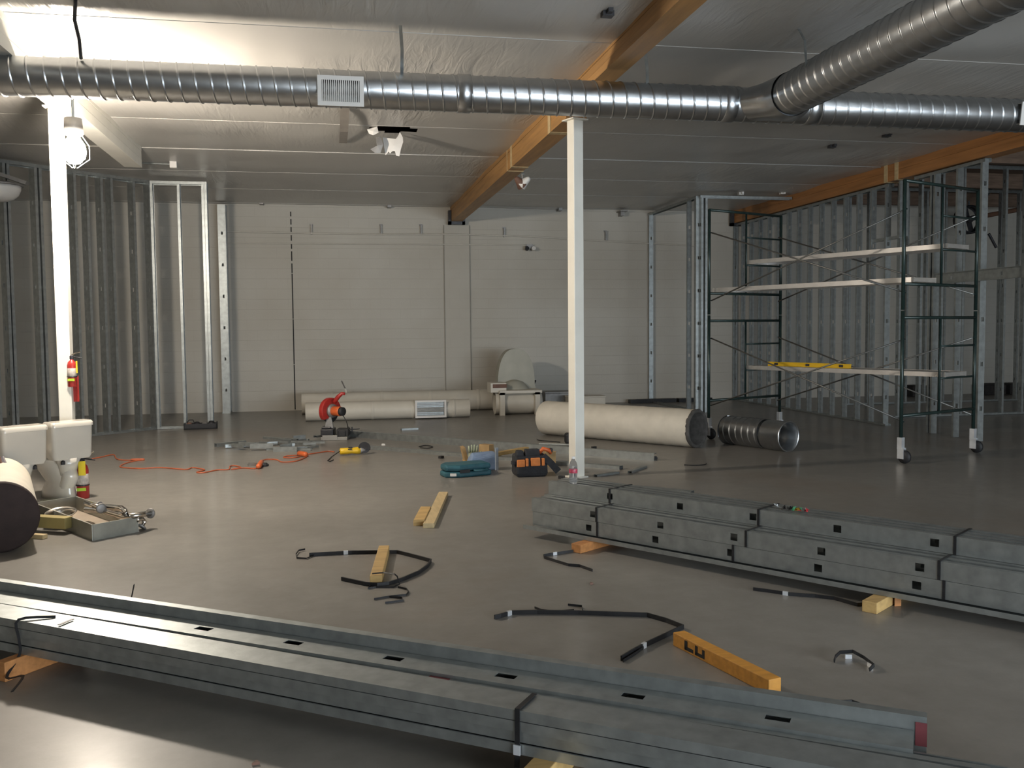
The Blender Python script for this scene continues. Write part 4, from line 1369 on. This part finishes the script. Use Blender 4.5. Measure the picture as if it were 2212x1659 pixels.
build(MB(T).loft([[(-.17, -.08, 0), (.16, -.08, 0), (.16, .1, 0), (-.17, .1, 0)], [(-.16, -.07, .12), (.155, -.07, .18), (.155, .08, .18), (-.16, .08, .12)], [(-.12, -.02, .2), (.14, -.02, .21), (.14, .05, .21), (-.12, .05, .2)]]), 'body', blue_cloth, e, bevel=.02)
build(MB(T).box((.13, -.1, 0), (.165, -.07, .26)), 'side_strap', mat('grey_strap', (.30, .34, .40), .7), e, bevel=.004)
q = gp(1022, 1004)
e = empty('work_glove', (q.x, q.y, 0))
tag(e, 'pale green work glove standing up behind the teal case', 'glove')
T = Matrix.Translation((q.x, q.y, .0))
build(MB(T).loft([[(-.05, -.02, 0), (.05, -.02, 0), (.05, .02, 0), (-.05, .02, 0)], [(-.055, -.022, .1), (.055, -.022, .1), (.055, .022, .1), (-.055, .022, .1)], [(-.05, -.015, .15), (.05, -.015, .15), (.05, .015, .15), (-.05, .015, .15)]]), 'palm', glove_m, e, bevel=.012)
for i in range(4):
    x = -.038 + .0255 * i
    build(MB(T).tube([(x, 0, .14), (x * 1.2, -.005, .19), (x * 1.35, -.012, .225 + (.015 if i in (1, 2) else 0))], [.014, .013, .009], 8), 'finger', glove_m, e, smooth='plain')
build(MB(T).tube([(.05, 0, .08), (.085, -.01, .12), (.095, -.01, .16)], [.016, .014, .009], 8), 'thumb', glove_m, e, smooth='plain')
q = gp(1008, 1000)
tag(build(MB(Matrix.Translation(q) @ Matrix.Rotation(radians(-14), 4, 'Y')).box((-.02, -.1, 0), (.02, .1, .2)).box((-.03, -.1, 0), (-.02, .1, .04)), 'upright_block', cardboard), 'brown cardboard flap standing left of the work glove', 'cardboard')
lumber(gp(1040, 990), gp(1062, 992), .1, .18, 0, 'brown_carton', 'brown carton standing behind the blue bag', cardboard, 'carton')
q = gp(1196, 1012)
tag(build(MB(Matrix.Translation((q.x + .0, q.y + .2, 0))).box((-.06, -.06, 0), (.06, .06, .17)).box((-.06, -.08, .17), (.06, -.06, .18)), 'small_carton', cardboard), 'small brown carton behind the black and orange tool bag', 'carton')

# ------------------------------------------------------------------ tool bag
q = gp(1150, 1031)
e = empty('tool_bag', (q.x, q.y + .14, 0), radians(2))
tag(e, 'open black and orange canvas tool bag beside the white column', 'tool bag')
T = MW[e.name]


def rbox(x0, x1, y0, y1, z0, z1, inset=.012):
    return [[(x0 + inset, y0 + inset, z0), (x1 - inset, y0 + inset, z0), (x1 - inset, y1 - inset, z0), (x0 + inset, y1 - inset, z0)], [(x0, y0, z0 + .04), (x1, y0, z0 + .04), (x1, y1, z0 + .04), (x0, y1, z0 + .04)], [(x0 + .004, y0 + .01, z1), (x1 - .004, y0 + .01, z1), (x1 - .004, y1 - .01, z1), (x0 + .004, y1 - .01, z1)]]


build(MB(T).loft(rbox(-.175, .175, -.13, .13, 0, .235)), 'body', black_cloth, e, bevel=.02)
for x0, x1, z0, z1 in ((-.172, -.085, .115, .195), (-.078, -.045, .12, .205), (-.02, .085, .12, .21), (.10, .135, .12, .205)):
    build(MB(T).box((x0, -.145, z0), (x1, -.12, z1)), 'orange_pocket', orange_cloth, e, bevel=.008)
for x0, x1, z1 in ((-.17, -.09, .29), (-.075, .09, .30)):
    build(MB(T).loft(rbox(x0, x1, -.12, -.02, .2, z1, .004)), 'top_pouch', black_cloth, e, bevel=.012)
build(MB(T).box((-.215, -.1, .13), (-.17, -.02, .175)), 'side_pocket', black_cloth, e, bevel=.01)
build(MB(T).tube([(.12, -.12, .225), (.2, -.13, .15), (.29, -.12, .05)], 0, flat=(.03, .075)), 'shoulder_flap', black_cloth, e)
build(MB(T).tube([(.1, 0, .23), (.15, -.02, .29), (.21, -.02, .27), (.24, 0, .235)], [.02, .024, .024, .018], 10), 'orange_grip', orange_paint, e, smooth='plain')
build(MB(T).box((.2, -.02, .245), (.26, .03, .29)), 'black_tip', black_m, e, bevel=.008)

# ------------------------------------------------------------------ wood on the open floor
lumber(gp(926, 1141), gp(958, 1071), .09, .04, 0, 'timber_block', 'pale timber piece, longer of two lying side by side', pale_pine)
lumber(gp(905, 1136), gp(920, 1106), .09, .05, 0, 'timber_block', 'short yellowish timber block beside the longer pale piece', pine)
lumber(gp(812, 1264), gp(830, 1196), .075, .06, 0, 'timber_block', 'yellow timber block with dark end caught in black strapping', pine)

yb = lumber(gp(1466, 1392), gp(1674, 1499), .07, .068, 0, 'yellow_board', 'long yellow-orange timber with black stencil letters on its side', yellow_wood, 'timber')
# stencil letters on the board's near side
A, B = gp(1466, 1392), gp(1672, 1497)
d = (B - A).normalized()
s = Vector((0, 0, 1)).cross(d)
L = (B - A).length
M = Matrix(((d.x, 0, -s.x, 0), (d.y, 0, -s.y, 0), (0, 1, 0, 0), (0, 0, 0, 1)))
M = Matrix.Translation(A - s * .0360) @ M
ink = mat('black_stencil_ink', (.012, .011, .01), .8)
lt = MB(M)
u0 = .10
# two stencilled block letters, "L" and "C", as far as they can be read
lt.box((u0, .012, 0), (u0 + .022, .058, .0012)).box((u0, .012, 0), (u0 + .07, .03, .0012))
u1 = u0 + .085
lt.box((u1, .012, 0), (u1 + .02, .058, .0012)).box((u1, .012, 0), (u1 + .075, .028, .0012)).box((u1 + .056, .028, 0), (u1 + .075, .054, .0012))
build(lt, 'stencil_letters', ink, yb)

# dunnage below the bundles
BRz = .09
# ------------------------------------------------------------------ right stud bundle
RA, RBp = Vector((1.50, 6.93, 0)), Vector((3.552, 4.115, 0))
dR = (RBp - RA).normalized()
sR = Vector((0, 0, 1)).cross(dR)          # away from us


def rp(u, v):
    return RA + dR * u + sR * v


def uh(px, py, z):
    g_ = gp(px, py, z)
    return (g_ - RA).dot(dR)


LEN = 4.9
h1 = [uh(x, y, .15) for x, y in ((1285, 1136), (1428, 1161), (1590, 1189), (1777, 1222), (1990, 1258))]
h2 = [uh(x, y, .26) for x, y in ((1283, 1108), (1427, 1132), (1588, 1157), (1775, 1188), (1988, 1222))]
h3 = [uh(x, y, .36) for x, y in ((1318, 1071), (1453, 1097), (1615, 1119), (1797, 1146), (2008, 1177))]
ext = lambda h: h + [h[-1] + .6, h[-1] + 1.2]
h1, h2, h3 = ext(h1), ext(h2), ext(h3)
grp = 'metal studs in the stack with the water bottle'
WR = .105
t1, t2, t3 = BRz + .006, BRz + .006 + WR, BRz + .006 + 2 * WR
# base track lying flat under the stack, sticking out on our side
loose(rp(-.06, -.045), rp(LEN, -.045), .20, .03, BRz - .024, 'flat steel track under the stud stack, its edge sticking out', 'steel_track', 'down', galv_dull, cat='track', lip=0)
for i in range(4):
    v = .0 + i * .085
    for (tier, zt, hh, u0_) in ((0, t1, h1, .0), (1, t2, h2, -.03)):
        u0_ += .02 * ((i * 7 + tier) % 3)
        lab = '%s stud from the strap littered side, %s row of the bottle stack' % (('first', 'second', 'third', 'fourth')[i], ('bottom', 'middle')[tier])
        loose(rp(u0_, v), rp(LEN, v), WR - .002, .041, zt, lab, 'metal_stud', 'side', galv_dull, [h - u0_ for h in hh], hole=(.05, .045), group=grp)
for i in range(4):
    v = .20 + i * .075
    u0_ = -.01 + .03 * (i % 2)
    loose(rp(u0_, v), rp(LEN, v), WR - .002, .041, t3, '%s stud from the strap littered side, top row of the bottle stack' % ('first', 'second', 'third', 'fourth')[i], 'metal_stud', 'side', galv_dull, [h - u0_ for h in h3], hole=(.05, .045), group=grp)
# strapping bands
bands = [(1305, 1140, 0), (1613, 1185, 0), (2040, 1275, 0), (1299, 1110, 1), (1612, 1165, 1), (2034, 1230, 1), (1327, 1070, 2), (1640, 1118, 2), (2062, 1180, 2)]
for x, y, tr in bands:
    zt = (t1, t2, t3)[tr]
    u = uh(x, y, zt + .05)
    v0, v1 = (-.004, .34) if tr < 2 else (.196, .475)
    zz0, zz1 = zt - .001, zt + WR + .0005
    mbx = MB()
    for (va, vb, za, zb_) in ((v0, v0 + .003, zz0, zz1), (v0, v1, zz1 - .001, zz1 + .0015), (v1 - .003, v1, zz0, zz1)):
        pa = [rp(u + du, vv) for du in (-.008, .008) for vv in (va, vb)]
        mbx.loft([[pa[0] + Vector((0, 0, z)), pa[1] + Vector((0, 0, z)), pa[3] + Vector((0, 0, z)), pa[2] + Vector((0, 0, z))] for z in (za, zb_)])
    tag(build(mbx, 'strapping_band', black_steel), 'black band round %s row of stacked studs, %s' % (('bottom', 'middle', 'top')[tr], 'at the bottle end' if x < 1400 else ('between the two timber bearers' if x < 1700 else 'past the yellow timber bearer')), 'strap', 'bands round the stud stack')
u_ = uh(1290, 1168, .045)
lumber(rp(u_, -.18), rp(u_, .55), .085, BRz - .026, 0, 'timber_bearer', 'reddish timber bearer under the free end of stud stack', orange_wood, 'timber')
u_ = uh(1905, 1292, .045)
lumber(rp(u_, -.20), rp(u_, .55), .085, BRz - .026, 0, 'timber_bearer', 'yellow timber bearer under the middle of stud stack', pine, 'timber')
loose(gp(1338, 1056), gp(1492, 1070), .092, .035, 0, 'dull metal stud lying on floor behind the stacked studs', web='up', m=galv_dull)

# water bottle standing on the stack
q = gp(1226, 1046, t3 + WR)
uq = (q - RA).dot(dR)
q = rp(max(uq, .12), .235)
e = empty('water_bottle', (q.x, q.y, t3 + WR - .002))
tag(e, 'clear plastic water bottle with red label on the stud stack', 'bottle')
T = MW[e.name]
build(MB(T).lathe([(.028, 0), (.032, .006), (.031, .02), (.0325, .04), (.031, .06), (.0325, .08), (.030, .10), (.0325, .115), (.032, .14), (.024, .165), (.0135, .182), (.0125, .195)], 24), 'bottle_body', m_clear, e, smooth='plain')
build(MB(T).lathe([(.0330, .082), (.0333, .083), (.0333, .112), (.0330, .113)], 24, cap=False), 'label_band', mat('red_white_label', (.45, .06, .10), .4, 0, .5, 60), e, smooth='plain')
build(MB(T).lathe([(.0145, .19), (.0148, .192), (.0148, .207), (.012, .209)], 16), 'cap', white_plastic, e, smooth='plain')

# crumpled snack wrapper lying on the stack
q = gp(1715, 1104, t3 + WR)
e = empty('snack_wrapper', (q.x, q.y, t3 + WR))
tag(e, 'crumpled colourful wrapper lying on top of the stud stack', 'wrapper')
wm = []
for nm, c in (('white', (.55, .54, .55)), ('red', (.45, .04, .05)), ('green', (.08, .28, .14)), ('yellow', (.5, .38, .04)), ('black', (.02, .02, .02)), ('clear', (.4, .42, .43))):
    wm.append(mat('wrapper_' + nm, c, .3))
rnd = random.Random(11)
for i, (du, k) in enumerate(((-.11, 5), (-.07, 4), (-.04, 0), (-.02, 4), (.0, 2), (.02, 3), (.035, 1), (.05, 2), (.07, 0), (.082, 1))):
    c = Vector((q.x, q.y, t3 + WR)) + dR * du
    pts = [c + Vector((rnd.uniform(-.022, .022), rnd.uniform(-.025, .025), rnd.uniform(0, .035))) for _ in range(7)]
    pts = [Vector((p.x, p.y, max(p.z, t3 + WR))) for p in pts]
    mbx = MB()
    i0 = mbx.pts(pts)
    for tri in ((0, 1, 2), (2, 1, 3), (3, 4, 2), (4, 5, 3), (5, 6, 4), (6, 0, 5)):
        mbx.f.append([i0 + k_ for k_ in tri])
    build(mbx, 'crumple', wm[k], e)

# ------------------------------------------------------------------ foreground bundle
LT, LB = .255, .092
fa, fb = gp(0, 1332, LT), gp(1560, 1612, LT)
FA = Vector((fa.x, fa.y, 0))
dL = Vector((fb.x - fa.x, fb.y - fa.y, 0)).normalized()
sL = Vector((0, 0, 1)).cross(dL)


def lp(u, v):
    return FA + dL * u + sL * v


WL = .152
lay = (LT - LB) / 4
grp2 = 'wide steel studs in the foreground stack'
for k in range(4):
    for v, nm in ((0, 0), (.158, 1)):
        if nm == 1 and k == 3:
            continue
        lab = 'wide steel stud, %s layer of the long stack, %s' % (('lowest', 'second', 'third', 'top')[k], ('on its open floor side', 'on its slotted stud side')[nm])
        loose(lp(-1.0 - .02 * k, v + (.010 if k == 1 else 0)), lp(4.7 + .03 * k, v + (.010 if k == 1 else 0)), WL, lay - .003, LB + lay * k, lab, 'wide_stud', 'up' if k % 2 else 'down', galv, (), lip=.008, group=grp2)
# loose studs lying on and behind it
def u_of(px, py, z):
    return (gp(px, py, z) - FA).dot(dL)


LZ = LT - lay
hs_pix = [(440, 1358), (640, 1385), (857, 1418), (1098, 1456), (1370, 1500), (1680, 1552)]
zW = LZ + .036
pa, pb = gp(440, 1358, zW), gp(1680, 1552, zW)
dd = (pb - pa).normalized()
ss = Vector((0, 0, 1)).cross(dd)
WA = .152
S0 = pa - dd * 1.62 - ss * WA / 2
S1 = pb + dd * .43 - ss * WA / 2
hA = [(gp(x, y, zW) - S0).dot(dd) for x, y in hs_pix]
loose(S0, S1, WA, .036, LZ, 'wide stud with slotted holes lying flat on the foreground stack', 'wide_stud', 'up', galv, hA, lip=.010, hole=(.085, .04))
# deeper stud behind, red painted end
T0, T1 = gp(170, 1313, .2), gp(1905, 1560, .12)
T1b = pb + dd * .47 + ss * (WA / 2 + .004)
T0b = pa - dd * 1.5 + ss * (WA / 2 + .004)
o = loose(T0b, T1b, .15, .045, LZ - .065, 'stud with red painted end, standing on edge behind the slotted one', 'wide_stud', 'side', galv_dull, ())
ep = Vector((T1b.x, T1b.y, LZ - .065))
Me = Matrix(((dd.x, ss.x, 0, ep.x), (dd.y, ss.y, 0, ep.y), (0, 0, 1, ep.z), (0, 0, 0, 1)))
build(MB(Me).box((-.035, -.002, .05), (.001, -.0003, .13)), 'red_end', mat('dull_red_paint', (.14, .03, .035), .6), o)
# front flat stud ending furthest right
V0, V1 = gp(300, 1400, LZ), gp(2022, 1608, LB + .02)
loose(S0 - ss * .031 + dd * 1.75, S1 - ss * .031 + dd * .22, .03, .022, LZ, 'narrow stud lying along the front edge of the slotted one', 'wide_stud', 'up', galv, (), lip=.008)
# red paint mark
q = gp(948, 1450, LZ + .05)
Mq = Matrix(((dd.x, ss.x, 0, q.x), (dd.y, ss.y, 0, q.y), (0, 0, 1, LZ), (0, 0, 0, 1)))
narrow = [o for o in bpy.data.objects if o.get('label', '').startswith('narrow stud lying along')][0]
base_edge = S0 - ss * .031 + dd * 1.75
uu = (q - base_edge).dot(dd)
W_n = MW[narrow.name]
pm = base_edge + dd * uu
Mq = Matrix(((dd.x, ss.x, 0, pm.x), (dd.y, ss.y, 0, pm.y), (0, 0, 1, LZ), (0, 0, 0, 1)))
build(MB(Mq).box((-.045, .0, .0225), (.045, .029, .0232)).box((-.045, -.0012, .004), (.045, -.0004, .022)), 'red_mark', mat('dull_red_paint', (.22, .03, .03)), narrow)
# far thin track at the back left
B0, B1 = gp(150, 1306, .12), gp(620, 1352, .12)
loose(T0b + ss * .06 + dd * .7, T0b + ss * .11 + dd * 2.6, .05, .05, .0, 'thin track lying on floor behind the foreground studs', 'steel_track', 'up', galv, (), cat='track', lip=0)
# bearers
u_ = u_of(95, 1410, .045)
lumber(lp(u_ + .04, -.11), lp(u_ + .04, .36), .06, LB, 0, 'timber_bearer', 'orange timber bearer under the far end of foreground stack', orange_wood, 'timber')
u_ = u_of(1185, 1645, .045)
lumber(lp(u_ + .02, -.20), lp(u_ + .02, .36), .088, LB, 0, 'timber_bearer', 'pale timber bearer under the near part of foreground stack', pine, 'timber')

# ------------------------------------------------------------------ cut strapping lying about
def strap(ps, label, h=.019, t=.004, m=black_steel, clips=(), z=None):
    pts = []
    for q_ in ps:
        zz_ = q_[2] if len(q_) > 2 else (h / 2 + .001)
        pts.append(gp(q_[0], q_[1], zz_))
    e = empty('cut_strap', pts[0].xy.to_3d())
    tag(e, label, 'strap')
    build(MB().tube(pts, 0, flat=(t, h)), 'band', m, e)
    for cx_, cy_ in clips:
        c = gp(cx_, cy_, h / 2)
        k = min(range(len(pts) - 1), key=lambda i: ((pts[i] + pts[i + 1]) / 2 - c).length)
        d_ = (pts[k + 1] - pts[k]).normalized()
        s_ = Vector((0, 0, 1)).cross(d_)
        pr = pts[k] + d_ * max(.02, min((pts[k + 1] - pts[k]).length - .02, (c - pts[k]).dot(d_)))
        Mc = Matrix(((d_.x, s_.x, 0, pr.x), (d_.y, s_.y, 0, pr.y), (0, 0, 1, 0), (0, 0, 0, 1)))
        build(MB(Mc).box((-.016, -t, .0), (.016, t, h + .003)), 'clip', mat('bright_clip', (.7, .72, .75), .3, .4), e)
    return e


strap([(668, 1198), (700, 1196), (760, 1193), (820, 1192), (858, 1192), (890, 1200), (931, 1211), (924, 1222), (905, 1236), (870, 1251), (840, 1260), (815, 1263), (790, 1261), (738, 1250)], 'longest black strap bent round the yellow timber block', .024, .010, clips=((747, 1194),))
strap([(659, 1186, .012), (645, 1189, .012), (639, 1197, .012), (641, 1205), (662, 1206), (684, 1197)], 'thin hooked strap end beside the longest black strap', .012, .003)
strap([(803, 1262), (795, 1271), (812, 1268), (850, 1268), (863, 1262), (858, 1245, .05), (852, 1240, .075), (828, 1237, .075), (804, 1239, .07)], 'thin black strap looped over the yellow timber block', .010, .003)
strap([(860, 1268), (878, 1272), (883, 1278), (877, 1285), (845, 1288), (808, 1294)], 'small folded strap on floor below the yellow timber block', .012, .003)
strap([(842, 1289), (868, 1291), (871, 1297), (832, 1302)], 'smallest hooked strap below the folded one', .012, .003)
strap([(1258, 1187), (1225, 1192), (1190, 1197), (1174, 1200), (1176, 1204), (1205, 1213), (1228, 1220), (1252, 1222), (1280, 1232)], 'sharply folded black strap leaving the reddish timber bearer', .019, .004, clips=((1196, 1195),))
strap([(1068, 1333), (1082, 1330), (1105, 1323), (1160, 1322), (1250, 1323), (1330, 1326), (1398, 1328), (1440, 1340), (1476, 1354), (1440, 1371), (1395, 1392), (1365, 1408), (1342, 1422)], 'long black strap bent at one end like a hook, on open floor', .024, .008, clips=((1390, 1392), (1105, 1323)))
strap([(1227, 1306), (1257, 1309), (1258, 1318)], 'tiny angled strap behind the hook-bent long strap', .012, .003)
strap([(1155, 1312), (1170, 1318), (1200, 1321), (1240, 1318)], 'thin strap lying against the hook-bent long strap', .012, .003)
strap([(1395, 1395), (1372, 1412), (1346, 1428)], 'flared strap tail under the hook-bent long strap', .014, .003)
strap([(1627, 1272), (1665, 1277), (1704, 1283), (1760, 1287), (1802, 1292), (1830, 1300), (1852, 1306), (1878, 1304)], 'straight black strap before the yellow timber bearer', .02, .006, clips=((1706, 1283),))
strap([(1802, 1428), (1805, 1418, .02), (1815, 1409, .03), (1842, 1407, .035), (1866, 1420, .03), (1888, 1437, .02), (1878, 1447)], 'short arched strap with two bright clips on floor', .017, .005, clips=((1842, 1409), (1890, 1436)))
strap([(1776, 1522, .03), (1800, 1517, .04), (1840, 1515, .04), (1870, 1526, .03), (1902, 1541, .02)], 'reddish dark strap arching behind the red painted stud end', .014, .004)
strap([(1718, 1606), (1760, 1612), (1806, 1620), (1832, 1593)], 'bent wire strap beside the foreground stud ends', .010, .004)
strap([(1373, 1465), (1390, 1459, .02), (1406, 1466)], 'small curled strap behind the foreground studs', .014, .003)
# the strap standing up from the stack, the one round it, the loop hanging off it
P0, P1 = gp(272, 1324, .16), None
P1 = yp(290, 1262, P0.y)
tag(build(MB().tube([P0, P0.lerp(P1, .5) + Vector((.006, 0, 0)), P1], 0, flat=(.02, .004)), 'upright_strap', black_steel), 'black strap end standing upright behind foreground stack', 'strap')
u_ = u_of(1128, 1524, LT)
e = empty('stack_band', lp(u_, -.05))
tag(e, 'black strap with bright clip round the foreground stack', 'strap')
ps = [lp(u_, .15) + Vector((0, 0, LT + .003)), lp(u_, -.004) + Vector((0, 0, LT + .003)), lp(u_, -.006) + Vector((0, 0, LB)), lp(u_ - .0, -.012) + Vector((0, 0, .05)), lp(u_ + .03, -.05) + Vector((0, 0, .012)), lp(u_ + .08, -.10) + Vector((0, 0, .004))]
mbx = MB()
wv = dL * .0095
for a_, b_ in zip(ps, ps[1:]):
    nn = (b_ - a_).cross(dL).normalized() * .0016
    mbx.loft([[a_ - wv - nn, a_ + wv - nn, a_ + wv + nn, a_ - wv + nn], [b_ - wv - nn, b_ + wv - nn, b_ + wv + nn, b_ - wv + nn]])
build(mbx, 'band', black_steel, e)
c = lp(u_, -.009) + Vector((0, 0, LB + .02))
build(MB(Matrix(((dL.x, sL.x, 0, c.x), (dL.y, sL.y, 0, c.y), (0, 0, 1, c.z), (0, 0, 0, 1)))).box((-.013, -.004, -.018), (.013, .001, .018)), 'clip', mat('bright_clip', (.7, .72, .75)), e)
u_ = u_of(40, 1340, LT)
ps = [lp(u_ + .12, .1) + Vector((0, 0, LT + .003)), lp(u_, -.004) + Vector((0, 0, LT + .003)), lp(u_, -.006) + Vector((0, 0, .17)), lp(u_ + .02, -.02) + Vector((0, 0, .10)), lp(u_ + .06, -.12) + Vector((0, 0, .03)), gp(50, 1460, .05), gp(26, 1494, .03)]
tag(build(MB().tube(smooth_path([Vector(p_) for p_ in ps], 4), 0, flat=(.004, .012)), 'dangling_strap', black_steel), 'thin black strap dangling off the far end of foreground stack', 'strap')
tag(build(MB().tube([gp(127, 1350, LT + .004), gp(143, 1343, LT + .004), gp(158, 1337, LT + .004)], 0, flat=(.014, .003)), 'strap_stub', black_steel), 'short strap stub lying on the bright top of foreground stack', 'strap')
# small chips
q = gp(1937, 1308)
tag(build(MB(Matrix.Translation(q)).prism([(-.02, -.01), (.02, -.012), (.004, .02)], 0, .05), 'wood_chip', orange_wood), 'small orange wood chip beside yellow timber bearer', 'debris')
q = gp(1913, 1626)
tag(build(MB(Matrix.Translation(q)).box((-.02, -.012, 0), (.02, .012, .008)).box((-.01, -.02, 0), (.008, .016, .012)), 'white_chip', white_plastic), 'tiny white chip near the ends of foreground studs', 'debris')
q = gp(552, 1650)
tag(build(MB(Matrix.Translation(q)).prism([(-.012, -.012), (.016, -.008), (.004, .014)], 0, .01), 'wood_chip', brown_tile), 'tiny brown chip on floor below the foreground stack', 'debris')
q = gp(1277, 1262)
tag(build(MB(Matrix.Translation(q)).prism([(-.01, -.01), (.012, -.008), (.0, .014)], 0, .012), 'wood_chip', brown_tile), 'tiny brown chip on open floor below the folded strap', 'debris')
